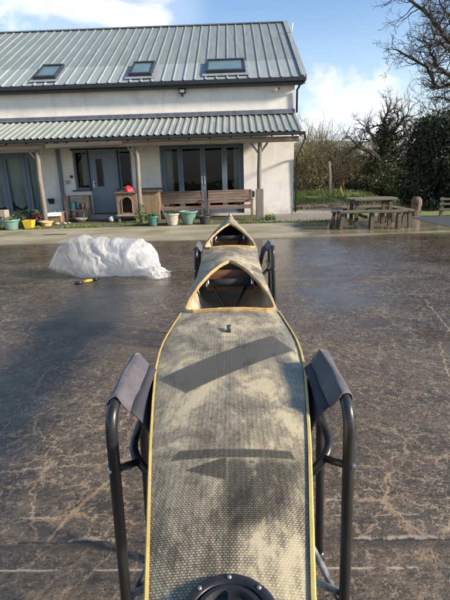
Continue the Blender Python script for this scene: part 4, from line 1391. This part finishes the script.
# great bare tree leaning in from the right
TY = 18.6
bt_ = empty('bare_tree', (13.6, TY, 0), 'big dark bare tree whose branches reach in at the top right', 'tree')
tk = MB()
limbs = [
    [(455, 50), (450, 42), (445, 36), (437.5, 25), (425, 11.7), (411, 0.8), (398, -8)],
    [(462, 84), (450, 76), (443, 70), (436, 67), (435, 58), (430, 54), (430, 45), (424, 41)],
    [(470, 96), (450, 84), (443, 87), (436, 88), (431, 76), (426.6, 67), (411, 58), (398.6, 51)],
    [(458, 60), (450, 51), (440.6, 43.5), (433.6, 39.6), (437, 29.5), (432, 22)],
    [(480, 20), (462, 10), (448, -2), (436, -16)],
    [(470, 110), (456, 104), (444, 98), (436, 97)],
    [(455, 20), (446, 12), (440, 4), (438, -8)],
]
rs = random.Random(21)
L3 = []
for li, lm in enumerate(limbs):
    yy = TY + (li - 3) * 0.28
    L3.append([at(px, py, yy + 0.12 * math.sin(i * 1.7 + li)) for i, (px, py) in enumerate(lm)])
trunk_pts = [Vector((13.6, TY, 0)), Vector((13.5, TY, 2.0)), Vector((13.2, TY, 3.8)), Vector((12.9, TY, 5.4)), Vector((12.8, TY, 7.0)), Vector((13.0, TY, 9.0)), Vector((13.2, TY, 11.0))]
tk.tube(trunk_pts, [0.50, 0.42, 0.37, 0.32, 0.27, 0.19, 0.12], 10)
tk.build('trunk', M['bark'], bt_, smooth=True)
br_ = MB()
for li, l3 in enumerate(L3):
    h0 = min(max(l3[0].z - 0.8, 3.6), 10.5)
    root = min(trunk_pts, key=lambda q: abs(q.z - h0))
    mid_ = root.lerp(l3[0], 0.55) + Vector((0, 0, -0.15))
    full = [root, mid_] + l3
    n = len(full)
    r0 = [0.10, 0.085, 0.085, 0.065, 0.08, 0.06, 0.055][li]
    rad = [max(0.012, r0 * (1 - 0.62 * i / (n - 1))) for i in range(n)]
    br_.tube(full, rad, 7, cap=False)
    for i in range(1, n - 1):
        for k in range(2 if i < 2 else 6):
            b = full[i].lerp(full[i + 1], rs.random())
            base = (full[i + 1] - full[i]).normalized()
            d = (base * 0.5 + Vector((rs.gauss(-0.25, 0.6), rs.gauss(0, 0.6), rs.gauss(0.1, 0.6)))).normalized()
            grow(br_, b, d, rs.uniform(0.35, 0.85), max(0.013, rad[i] * 0.40), 0, rs, 2, 0.65, 0.08, 4, (3, 4), 0.0055, 0.28, 0.6)
    grow(br_, full[-1], full[-1] - full[-2], 0.4, rad[-1] * 0.7, 0, rs, 2, 0.6, 0.05, 4, (2, 3), 0.0055, 0.24)
br_.build('branches', M['bark'], bt_)

# ivy clad oak beyond the table
ok = empty('oak_tree', (8.3, 25.5, -0.1), 'ivy covered oak with bare twisted crown beyond the picnic table', 'tree')
OY = 25.5
tks = [at(px, py, OY) for px, py in ((384, 198), (384, 180), (386, 165), (385, 150), (387, 138), (386, 126))]
tks[0].z = -0.2
o1 = MB().tube(tks, [0.42, 0.34, 0.30, 0.26, 0.18, 0.1], 9)
o1.build('trunk', M['bark'], ok, smooth=True)
o2 = MB()
rs = random.Random(5)
ol = [[(385, 165), (372, 152), (360, 148), (352, 140)], [(386, 160), (400, 148), (410, 140), (418, 132)], [(385, 150), (374, 138), (366, 128)], [(387, 140), (396, 128), (404, 118)],
      [(386, 168), (398, 166), (407, 160), (412, 150)], [(385, 170), (370, 165), (356, 163)], [(386, 130), (384, 120), (388, 112)], [(386, 150), (395, 140), (402, 138), (410, 128)]]
for li, lm in enumerate(ol):
    l3 = [at(px, py, OY + (li % 3 - 1) * 0.5 * i) for i, (px, py) in enumerate(lm)]
    rad = [0.15 - 0.11 * i / (len(l3) - 1) for i in range(len(l3))]
    o2.tube(l3, rad, 6, cap=False)
    for i in range(len(l3) - 1):
        for k in range(5):
            b = l3[i].lerp(l3[i + 1], rs.random())
            d = ((l3[i + 1] - l3[i]).normalized() * 0.6 + Vector((rs.gauss(0, 0.5), rs.gauss(0, 0.5), rs.gauss(0.15, 0.5)))).normalized()
            grow(o2, b, d, rs.uniform(0.5, 0.95), rad[i] * 0.42, 0, rs, 2, 0.65, 0.1, 4, (4, 5), 0.007, 0.25)
    grow(o2, l3[-1], l3[-1] - l3[-2], 0.7, rad[-1], 0, rs, 2, 0.6, 0.1, 4, (3, 5), 0.009, 0.25)
o2.build('branches', M['bark'], ok)
cl, cr = [], []
for i in range(16):
    f_ = i / 15
    q = tks[0].lerp(tks[-1], f_) if False else Vector((np.interp(f_, np.linspace(0, 1, 6), [a.x for a in tks]), OY, np.interp(f_, np.linspace(0, 1, 6), [a.z for a in tks])))
    cl.append(q + Vector((rs.gauss(0, 0.15), rs.gauss(0, 0.2), 0)))
    cr.append(0.62 - 0.25 * f_ + rs.uniform(-0.1, 0.1))
for px, py, r_ in ((374, 172, 0.7), (396, 172, 0.6), (372, 186, 0.9), (398, 186, 0.9), (386, 188, 0.9), (360, 190, 0.7), (408, 190, 0.8), (392, 158, 0.4), (377, 157, 0.4)):
    cl.append(at(px, py, OY))
    cr.append(r_)
np_leaves('ivy', cl, cr, 9000, 0.075, M['ivy'], ok, 3)


# thicket of bare shrubs behind the house corner
def shrub_mesh(seed, stems, hgt, spread_, mt_, twl=2):
    mb = MB()
    r_ = random.Random(seed)
    for _ in range(stems):
        a = r_.uniform(0, 6.28)
        rr_ = spread_ * r_.random() ** 0.6
        p0 = Vector((rr_ * math.cos(a), rr_ * math.sin(a) * 0.7, 0))
        d = Vector((0.35 * math.cos(a) + r_.gauss(0, 0.2), 0.3 * math.sin(a) + r_.gauss(0, 0.2), 1))
        grow(mb, p0, d, hgt * r_.uniform(0.4, 0.62), r_.uniform(0.018, 0.035), 0, r_, twl, 0.6, 0.12, 4, (4, 5), 0.0075, 0.16, 0.62)
    return mb


def shrub(name, seed, stems, hgt, spread_, mt_, lf, loc, label, group):
    root = empty(name, loc, label, 'shrub', group)
    shrub_mesh(seed, stems, hgt, spread_, mt_).build('stems', mt_, root, local=False)
    if lf:
        c_, r2 = [], []
        r_ = random.Random(seed + 1)
        for _ in range(26):
            z = r_.uniform(0.15, 0.8) * hgt
            c_.append(Vector(loc) + Vector((r_.gauss(0, spread_ * 0.6), r_.gauss(0, spread_ * 0.4), z)))
            r2.append(r_.uniform(0.3, 0.6))
        np_leaves('withered_leaves', c_, r2, lf, 0.05, M['oliveleaf'], root, seed + 2)
    return root


GR = 'bare shrubs of the thicket behind the house corner'
spots = [  # base pixel x, distance, height, kind, label
    (300, 23.5, 4.3, 0, 'tall olive brown bare shrub closest to the house corner'),
    (316, 24.5, 4.2, 1, 'pale bare shrub left of the wooden pole'),
    (333, 25.0, 4.1, 0, 'olive brown bare shrub directly behind the wooden pole'),
    (347, 26.0, 3.6, 1, 'pale bare shrub behind the ochre stake'),
    (361, 26.5, 2.9, 0, 'low olive shrub between the thicket and the ivy covered oak'),
    (308, 27.5, 5.4, 1, 'tallest pale bare shrub standing at the back of the thicket'),
    (340, 28.5, 4.4, 0, 'rear olive shrub rising over the ochre stake'),
    (322, 28.0, 5.0, 0, 'rear dark shrub seen between pole and house'),
    (355, 29.0, 3.4, 1, 'rear pale shrub left of the oak'),
    (374, 28.5, 2.6, 0, 'low rear shrub at the left foot of the oak'),
]
for k, (px, yy, h, kd, lab) in enumerate(spots):
    b = at(px, 195, yy)
    shrub('bare_shrub', 40 + k, 34, h * 0.74, 1.05, M['barkolive'] if kd == 0 else M['barkpale'], 3600 if kd == 0 else 2200, (b.x, yy, -0.05), lab, GR)
for k, (px, yy, h, lab) in enumerate(((402, 27, 2.2, 'dark low bush at the right foot of the oak'), (390, 23.5, 1.3, 'dark low bush in front of the oak trunk'), (372, 24.2, 1.1, 'dark low bush behind the picnic tabletop'), (412, 22, 2.0, 'dark low bush between oak and hedge'))):
    b = at(px, 195, yy)
    root = empty('evergreen_bush', (b.x, yy, -0.05), lab, 'bush', 'dark low bushes round the oak')
    r_ = random.Random(k + 70)
    c_ = [Vector((b.x + r_.gauss(0, 0.7), yy + r_.gauss(0, 0.4), r_.uniform(0.1, 0.75) * h)) for _ in range(14)]
    MB().tube([(b.x, yy, -0.05), (b.x + 0.05, yy, h * 0.7)], [0.06, 0.03], 6).build('trunk', M['bark'], root)
    np_leaves('crown', c_, [r_.uniform(0.3, 0.6) for _ in c_], 4200, 0.06, M['ivy'], root, 90 + k)

# dark evergreen hedge on the right: three big conifers grown together
for k, (x, y, h, rad, lab) in enumerate(((7.45, 16.3, 3.0, 1.1, 'dark evergreen conifer at the left end of the hedge'), (9.0, 16.5, 3.4, 1.35, 'tall dark evergreen conifer at the right edge of the photo'), (7.9, 18.2, 3.3, 1.2, 'dark evergreen conifer behind the front two'))):
    root = empty('conifer', (x, y, 0), lab, 'conifer', 'dark conifers on the right')
    r_ = random.Random(k + 140)
    c_, r2 = [], []
    for _ in range(110):
        z = r_.uniform(0.05, 0.98) * h
        ex = rad * (1 - 0.55 * (z / h) ** 2.2)
        a = r_.uniform(0, 6.28)
        q = ex * r_.uniform(0.35, 1.0)
        c_.append(Vector((x + q * math.cos(a), y + q * math.sin(a), z)))
        r2.append(r_.uniform(0.22, 0.46))
    MB().tube([(x, y, 0), (x, y, h * 0.85)], [0.16, 0.04], 8).build('trunk', M['bark'], root)
    np_leaves('crown', c_, r2, 26000, 0.055, M['conifer'], root, 150 + k)

# thin bare trees behind hedge and thicket
for k, (px, yy, h, mt_, lab) in enumerate(((447, 22, 6.6, 'bark', 'bare tree rising behind the dark hedge'), (318, 33, 5.6, 'barkpale', 'thin pale bare tree just right of the house, behind the thicket'), (424, 30, 4.4, 'bark', 'distant bare tree between the oak and the hedge'))):
    b = at(px, 190, yy)
    root = empty('thin_bare_tree', (b.x, yy, -0.1), lab, 'tree', 'thin bare trees behind')
    r_ = random.Random(300 + k)
    MB().tube([(b.x, yy, -0.1), (b.x + 0.1, yy, h * 0.25), (b.x, yy, h * 0.45)], [0.16, 0.12, 0.08], 8).build('trunk', M[mt_], root)
    q = MB()
    for _ in range(9):
        z = r_.uniform(0.2, 0.45) * h
        d = Vector((r_.gauss(0, 0.5), r_.gauss(0, 0.5), 1))
        grow(q, Vector((b.x + 0.05, yy, z)), d, h * 0.30, 0.05, 0, r_, 3, 0.55, 0.18, 4, (3, 4), 0.007, 0.18, 0.62)
    q.build('branches', M[mt_], root)

# far wood on the hillside foot
fwd = MB()
cs, rds = [], []
r_ = random.Random(77)
for _ in range(160):
    x = r_.uniform(20, 110)
    y = r_.uniform(85, 125)
    cs.append((x, y, -1.5 + r_.uniform(0, 6)))
    rds.append(r_.uniform(1.2, 2.8))
fo = np_leaves('far_wood', cs, rds, 14000, 0.32, noisy('far_wood_leaf', (0.05, 0.06, 0.04), (0.10, 0.10, 0.07), 0.08, 0.9), None, 5)
tag(fo, 'dim far wood below the hillside between oak and hedge', 'wood', kind='stuff')

# ------------------------------------------------------------------ kayak
KROT = R(0.4)
KLOC = Vector((-0.0165, 0, 0))


def kl(x, y):
    """world deck point into the kayak's own axes"""
    x -= KLOC.x
    c, s_ = math.cos(-KROT), math.sin(-KROT)
    return (x * c - y * s_, x * s_ + y * c)


def deckpt(px, py, z=0.825):
    r = fw * 440 + rt * (px - 225) - up * (py - 300)
    k = (z - 1.45) / r.z
    return kl(r.x * k, r.y * k)


# outlines of the rubbed-clean marks on the rear deck (metres, kayak axes, counter-clockwise)
PATCH1 = [deckpt(*q) for q in ((186, 395), (294, 350), (272, 337), (158, 379))]
PATCH2 = [deckpt(*q) for q in ((170, 462), (297, 460), (290, 452), (179, 452.5))]
PATCH3 = [deckpt(*q) for q in ((184, 472.5), (227, 484), (227, 460))]
PATCH4 = [deckpt(*q) for q in ((222, 535), (280, 525), (306, 462), (225, 461))]
M['deck'] = deckmat('woven_deck')
M['hull'] = noisy('hull_laminate', (0.40, 0.34, 0.235), (0.52, 0.45, 0.32), 9, 0.5, c=(0.26, 0.23, 0.17), cscale=5)

kay = empty('kayak', tuple(KLOC), 'long double kayak with woven tan deck resting on two black stands', 'kayak')
KY = [-.35, 0, .25, .52, .74, .91, 1.15, 1.36, 1.50, 1.60, 1.68, 1.85, 2.0, 2.3, 2.8, 3.3, 3.7, 4.1, 4.6, 5.1, 5.6, 5.95, 6.05]
KB = [.008, .06, .095, .128, .163, .190, .224, .250, .259, .260, .256, .242, .228, .221, .211, .216, .232, .216, .170, .107, .048, .014, .004]


def ks(y):
    """half beam, sheer height, crown height, crown shape, hull depth at station y"""
    hb = float(np.interp(y, KY, KB))
    sh = float(np.interp(y, [-.35, 0, 2, 2.8, 3.7, 4.6, 5.4, 6.05], [.83, .82, .82, .826, .842, .868, .90, .935]))
    cr = float(np.interp(y, [-.35, .5, 1.5, 1.98, 2.3, 2.78, 3.0, 3.4, 3.66, 4.0, 4.52, 5.0, 5.5, 6.05], [.0, .012, .018, .018, .045, .078, .072, .045, .022, .05, .092, .075, .04, .004]))
    pw = float(np.interp(y, [1.5, 2.0, 2.5, 2.9, 3.4, 3.66, 4.1, 4.6, 6], [2.2, 2.0, 1.8, 1.7, 1.8, 2.0, 1.8, 1.5, 1.2]))
    dp_ = float(np.interp(y, [-.35, .2, 1.0, 2.5, 4.2, 5.4, 6.05], [.03, .14, .215, .235, .235, .19, .05]))
    return hb, sh, cr, pw, dp_


def deckz(x, y):
    hb, sh, cr, pw, _ = ks(y)
    u = min(1.0, abs(x) / max(hb, 1e-4))
    return sh + cr * (1 - u ** pw)


COCK = [(1.965, 2.80), (3.66, 4.52)]
CS = [0, .012, .035, .08, .28, .57, .79, .91, .965, 1.0]
CW = [.170, .196, .208, .214, .206, .172, .118, .066, .030, 0.0]


def cw(y, y0, y1):
    return float(np.interp((y - y0) / (y1 - y0), CS, CW))


ylist = sorted(set(list(np.round(np.arange(-.35, 6.05, .02), 4)) + [6.05] + [a for c in COCK for a in c] + [c[0] + (c[1] - c[0]) * s_ for c in COCK for s_ in CS]))
for side in (0,):
    dk = MB()
    for sg in (-1, 1):
        rows = []

        def row(y, inner):
            hb = ks(y)[0]
            return [(sg * (inner + (hb - inner) * j / 16), y, deckz(inner + (hb - inner) * j / 16, y)) for j in range(17)]
        seg_rows = []
        for y in ylist:
            inner = 0.0
            for y0, y1 in COCK:
                if y0 < y < y1:
                    inner = cw(y, y0, y1)
                if abs(y - y0) < 1e-6:
                    seg_rows.append(row(y, 0.0))
                    (dk.grid(seg_rows) if sg < 0 else dk.grid([r_[::-1] for r_ in seg_rows]))
                    seg_rows = []
                    inner = CW[0]
            seg_rows.append(row(y, inner))
        (dk.grid(seg_rows) if sg < 0 else dk.grid([r_[::-1] for r_ in seg_rows]))
    dk.f = [f_[::-1] for f_ in dk.f]
    deck = dk.build('deck', M['deck'], kay, smooth=True, local=False)

hu = MB()
rows = []
for y in ylist[::2] + [6.05]:
    hb, sh, cr, pw, dp_ = ks(y)
    rows.append([(hb * math.copysign(abs(math.cos(a)) ** 0.8, math.cos(a)), y, sh - dp_ * math.sin(a) ** 0.85 if math.sin(a) > 1e-6 else sh) for a in np.linspace(0, math.pi, 25)])
hu.grid(rows)
hull = hu.build('hull', M['hull'], kay, smooth=True, local=False)
# rubbing strips along the gunwales
for sg in (-1, 1):
    pts, rd_ = [], []
    st = MB()
    rows = []
    for y in [q for q in ylist[::2] if q < 1.99]:
        hb, sh, *_ = ks(y)
        x = sg * (hb + 0.001)
        rows.append([(x - sg * 0.005, y, sh + 0.006), (x + sg * 0.001, y, sh + 0.0065), (x + sg * 0.0035, y, sh + 0.002), (x + sg * 0.0035, y, sh - 0.009), (x, y, sh - 0.014)])
    st.grid(rows)
    st.build('gunwale_strip', M['strip'], kay, smooth=False, local=False)


def coam_path(y0, y1, n=44):
    half = []
    for s_ in list(np.linspace(0, 1, n) ** 1.0):
        y = y0 + (y1 - y0) * s_
        half.append((cw(y, y0, y1), y))
    half = [(CW[0] * k, y0 - 0.006 * (1 - k)) for k in (0.0, 0.3, 0.6, 0.85)] + half
    return half


for ci, (y0, y1) in enumerate(COCK):
    hp = coam_path(y0, y1)
    path = [(x, y) for x, y in hp] + [(-x, y) for x, y in hp[::-1][1:]]
    n = len(path)
    rows = []
    cy0 = y0 + (y1 - y0) * 0.42
    for i in range(n + 0):
        x, y = path[i]
        a, b = path[i - 1], path[(i + 1) % n]
        tx, ty = b[0] - a[0], b[1] - a[1]
        l_ = math.hypot(tx, ty) or 1
        nx, ny = ty / l_, -tx / l_        # outwards
        z = deckz(x, max(y, y0)) + 0.004 * (1 - (y - y0) / (y1 - y0))
        wd = 0.0105 if y > y0 + 0.03 else 0.008
        o_ = 0.004
        rows.append([(x + nx * (o_ - 0.010), y + ny * (o_ - 0.010), z - 0.009), (x + nx * (o_ - 0.010), y + ny * (o_ - 0.010), z + 0.006), (x + nx * (o_ - 0.007), y + ny * (o_ - 0.007), z + 0.010),
                     (x + nx * (wd - 0.008), y + ny * (wd - 0.008), z + 0.009), (x + nx * (wd - 0.004), y + ny * (wd - 0.004), z + 0.005), (x + nx * (wd - 0.004), y + ny * (wd - 0.004), z - 0.006)])
    rows.append(rows[0])
    MB().grid(rows).build('coaming', M['coaming'], kay, local=False)
    # cross tube, wooden bulkhead and footrest stays under the foredeck
    yt = y0 + 0.655
    hb, sh, cr, pw, dp_ = ks(yt)
    zt = sh - 0.016
    hw = 0.165
    MB().tube([(-hw, yt, zt), (hw, yt, zt)], 0.024, 14).build('cross_tube', M['foam'], kay, smooth=True, local=False)
    for sg in (-1, 1):
        MB().tube([(sg * 0.128, yt - 0.001, zt), (sg * 0.146, yt - 0.001, zt)], 0.0265, 12).build('tube_clamp', M['steel'], kay, smooth=True, local=False)
    bh = MB()
    y2 = yt + 0.10
    bh.box(-0.15, 0.15, y2, y2 + 0.015, sh - (0.09 if ci == 0 else 0.15), sh + (0.040 if ci == 0 else -0.02))
    bh.build('bulkhead', M['cockwood'], kay, local=False)
    fr_ = MB()
    zf = sh - 0.17
    fr_.tube([(-0.10, yt + 0.02, zt - 0.03), (0.0, yt - 0.22, zf), (0.10, yt + 0.02, zt - 0.03)], 0.010, 8)
    fr_.tube([(0, yt - 0.22, zf), (0, yt - 0.42, zf - 0.02)], 0.005, 6)
    fr_.build('footrest_stay', M['tube'], kay, smooth=True, local=False)
    fl_ = MB()
    rows = []
    for y in np.linspace(y0 - 0.10, y2, 12):
        hb, sh, cr, pw, dp_ = ks(y)
        rows.append([(hb * 0.62 * k, y, sh - dp_ * 0.86) for k in np.linspace(-1, 1, 9)])
    fl_.grid(rows)
    fl_.build('cockpit_floor', M['foam'], kay, local=False)
    st_ = MB()
    rows = []
    for j, y in enumerate(np.linspace(y0 + 0.0, y0 + 0.22, 7)):
        rows.append([(0.14 * k, y, ks(y)[1] - 0.13 + 0.035 * k * k + 0.03 * ((j - 3) / 3) ** 2) for k in np.linspace(-1, 1, 9)])
    st_.grid(rows)
    st_.build('seat', M['black'], kay, smooth=True, local=False, solid=0.01)

# hatch
hy, hr = 0.477, 0.074
hz = deckz(0, hy) + 0.002
hk = MB().lathe([(hr, -0.01), (hr, 0.006), (hr - 0.003, 0.010), (hr - 0.017, 0.011), (hr - 0.019, 0.006)], (0, hy, hz), 48, cap=False)
hatch = hk.build('hatch_ring', M['black'], kay, smooth=True, local=False)
lid = MB().lathe([(hr - 0.021, 0.009), (hr - 0.024, 0.012), (hr - 0.030, 0.012), (hr - 0.034, 0.004), (0.001, 0.004)], (0, hy, hz), 48, cap=False)
lid.bar((0, hy - 0.04, hz + 0.008), (0, hy + 0.040, hz + 0.008), 0.004, 0.010)
lo = lid.build('hatch_lid', M['black'], kay, local=False)
for k in range(8):
    a = math.pi / 2 + k * math.pi / 4
    MB().lathe([(0.0001, 0.0135), (0.003, 0.0132), (0.0036, 0.0115), (0.0036, 0.009)][::-1], ((hr - 0.010) * math.cos(a), hy + (hr - 0.010) * math.sin(a), hz), 10, cap=False).build('screw', M['dullsteel'], hatch, smooth=True, local=False)
# small fitting on the rear deck
cx_, cy_ = deckpt(229, 334)
cz = deckz(cx_, cy_)
ct = MB()
ct.box(cx_ - 0.009, cx_ + 0.009, cy_ - 0.020, cy_ + 0.014, cz - 0.002, cz + 0.005)
ct.bar((cx_, cy_ - 0.02, cz + 0.008), (cx_ - 0.003, cy_ + 0.022, cz + 0.016), 0.013, 0.007)
ct.tube([(cx_ - 0.009, cy_ + 0.020, cz + 0.015), (cx_ + 0.009, cy_ + 0.020, cz + 0.015)], 0.005, 8)
ct.build('deck_cleat', noisy('cleat_plastic', (0.02, 0.025, 0.04), (0.04, 0.05, 0.07), 40, 0.35), kay, local=False, bevel=0.002)
kay.rotation_euler = (0, 0, KROT)

# ------------------------------------------------------------------ kayak stands
fab, t, p = mat('sling_fabric', 0.75)
v = t.new('ShaderNodeTexCoord').outputs['Object']
wv = t.noise(v, 380, 2)
t.set(p.inputs['Base Color'], t.mix(t.ss(t.noise(v, 14, 6, 0.65), 0.35, 0.7), (0.052, 0.045, 0.054), (0.098, 0.088, 0.100)))
t.set(p.inputs['Normal'], t.bump(wv, 0.3, 0.001))
p.inputs['Sheen Weight'].default_value = 0.15
M['fabric'] = fab
fab_shaded, t, p = mat('sling_fabric_shaded', 0.8)  # same cloth as the sleeves, with the kayak's shade painted in as darker colour
v = t.new('ShaderNodeTexCoord').outputs['Object']
t.set(p.inputs['Base Color'], t.mix(t.noise(v, 18, 5), (0.022, 0.021, 0.030), (0.042, 0.041, 0.054)))
t.set(p.inputs['Normal'], t.bump(t.noise(v, 300, 2), 0.3, 0.001))
M['fabric_shaded'] = fab_shaded

HX, ZT, Y0, Y1 = 0.306, 0.872, -0.185, 0.185


def smooth_path(pts, rad, n=6):
    """round the corners of a polyline"""
    pts = [Vector(q) for q in pts]
    out = [pts[0]]
    for i in range(1, len(pts) - 1):
        a, b, c = pts[i - 1], pts[i], pts[i + 1]
        r0 = min(rad, (a - b).length * 0.49, (c - b).length * 0.49)
        p0, p1 = b + (a - b).normalized() * r0, b + (c - b).normalized() * r0
        for k in range(n + 1):
            s_ = k / n
            out.append(p0 * (1 - s_) ** 2 + b * 2 * s_ * (1 - s_) + p1 * s_ ** 2)
    out.append(pts[-1])
    return out


std = empty('kayak_stand', (0, 0, 0), 'nearest black folding stand with fabric sling under the rear deck', 'stand', 'black folding stands under the kayak')
for sg in (-1, 1):
    pth_ = smooth_path([(sg * (HX + 0.02), Y0, 0.0), (sg * HX, Y0, ZT), (sg * HX, Y1, ZT), (sg * (HX + 0.02), Y1, 0.0)], 0.075, 8)
    fr_ = MB().tube(pth_, 0.0155, 14).build('side_frame', M['tube'], std, smooth=True)
    for yy in (Y0, Y1):
        MB().lathe([(0.019, 0), (0.019, 0.04)], (sg * (HX + 0.02), yy, 0.0), 12).build('foot_cap', M['black'], fr_, smooth=True)
    MB().tube([(sg * (HX + 0.019), Y0 - 0.004, 0.705), (sg * (HX + 0.012), Y0 - 0.0175, 0.705)], 0.005, 8).build('bolt', M['steel'], fr_)
bow_ = smooth_path([(-0.285, Y1 - 0.01, 0.70), (-0.285, Y0 + 0.055, 0.70), (-0.03, Y0 + 0.03, 0.475), (0.03, Y0 + 0.03, 0.475), (0.285, Y0 + 0.055, 0.70), (0.285, Y1 - 0.01, 0.70)], 0.085, 8)
MB().tube(bow_, 0.0125, 12).build('spreader_bow', M['tube'], std, smooth=True)
for sg in (-1, 1):
    MB().tube([(sg * (HX + 0.003), Y0, 0.70), (sg * 0.262, Y0 + 0.055, 0.682)], 0.0105, 10).build('spreader_bracket', M['black'], std, smooth=True)
    MB().tube([(sg * 0.318, Y0 + 0.028, 0.20), (sg * 0.165, Y0 + 0.17, 0.47)], 0.0105, 10).build('stay', M['tubeworn'], std, smooth=True)
    MB().tube([(sg * 0.330, Y0 + 0.012, 0.245), (0, Y0 + 0.10, 0.33)], 0.0105, 10).build('stay', M['tubeworn'], std, smooth=True)


# sling: over the rails, level in to the gunwales, then down under the hull
def sling_row(yl, half):
    hb, sh, cr, pw, dp_ = ks(yl + half)
    prof = []
    for k in range(9):                      # round the rail, from its outer underside over the top
        a = math.radians(215 - 160 * k / 8)
        prof.append((-HX + 0.0185 * math.cos(a), ZT + 0.0185 * math.sin(a)))
    prof += [(-HX + 0.022, ZT - 0.004), (-HX + 0.040, ZT - 0.026)]
    prof += [(-HX + 0.060, ZT - 0.044), (-(hb + 0.020), sh - 0.016), (-(hb + 0.012), sh - 0.030)]
    for a in np.linspace(0.30, math.pi / 2, 12):
        prof.append((-(hb + 0.008) * abs(math.cos(a)) ** 0.8, sh - (dp_ + 0.010) * math.sin(a) ** 0.85))
    prof[-1] = (0.0, prof[-1][1])
    return prof + [(-x, z) for x, z in prof[::-1][1:]]


seam = 10
STAND_Y = {}


def sling_parts(root, yk):
    YS0, YS1 = Y0 + 0.045, Y1 - 0.03
    full = [sling_row(y, yk) for y in np.linspace(YS0, YS1, 15)]
    N = len(full[0])
    for nm, a0, a1, mt_ in (('sling', seam, N - seam, M['fabric_shaded']), ('sling_sleeve', 0, seam + 1, M['fabric']), ('sling_sleeve', N - seam - 1, N, M['fabric'])):
        rows = []
        for j in range(15):
            s_ = j / 14
            y = YS0 + (YS1 - YS0) * s_
            rows.append([(x, y + 0.005 * math.sin(i * 0.8) * (1 if s_ > 0.5 else -1) * min(1, abs(s_ - 0.5) * 2), z + 0.002 * math.sin(s_ * 8 + i * 0.9)) for i, (x, z) in enumerate(full[j][a0:a1])])
        MB().grid(rows).build(nm, mt_, root, smooth=True, solid=0.003, local=False)


a_ = KROT


def kw(x, y):
    return (KLOC.x + x * math.cos(a_) - y * math.sin(a_), x * math.sin(a_) + y * math.cos(a_), 0)


std2 = copy_thing(std, kw(0.036, 3.66), KROT, 'further black folding stand under the front cockpit end of the kayak')
std.location = kw(0, 1.185)
std.rotation_euler = (0, 0, KROT)
sling_parts(std, 1.185)
sling_parts(std2, 3.66)

single('drain_slot', MB().box(-5.05, -4.45, 11.52, 11.66, 0.031, 0.037), M['soil'], 'narrow dark drain slot in the pale path at the left', 'drain')
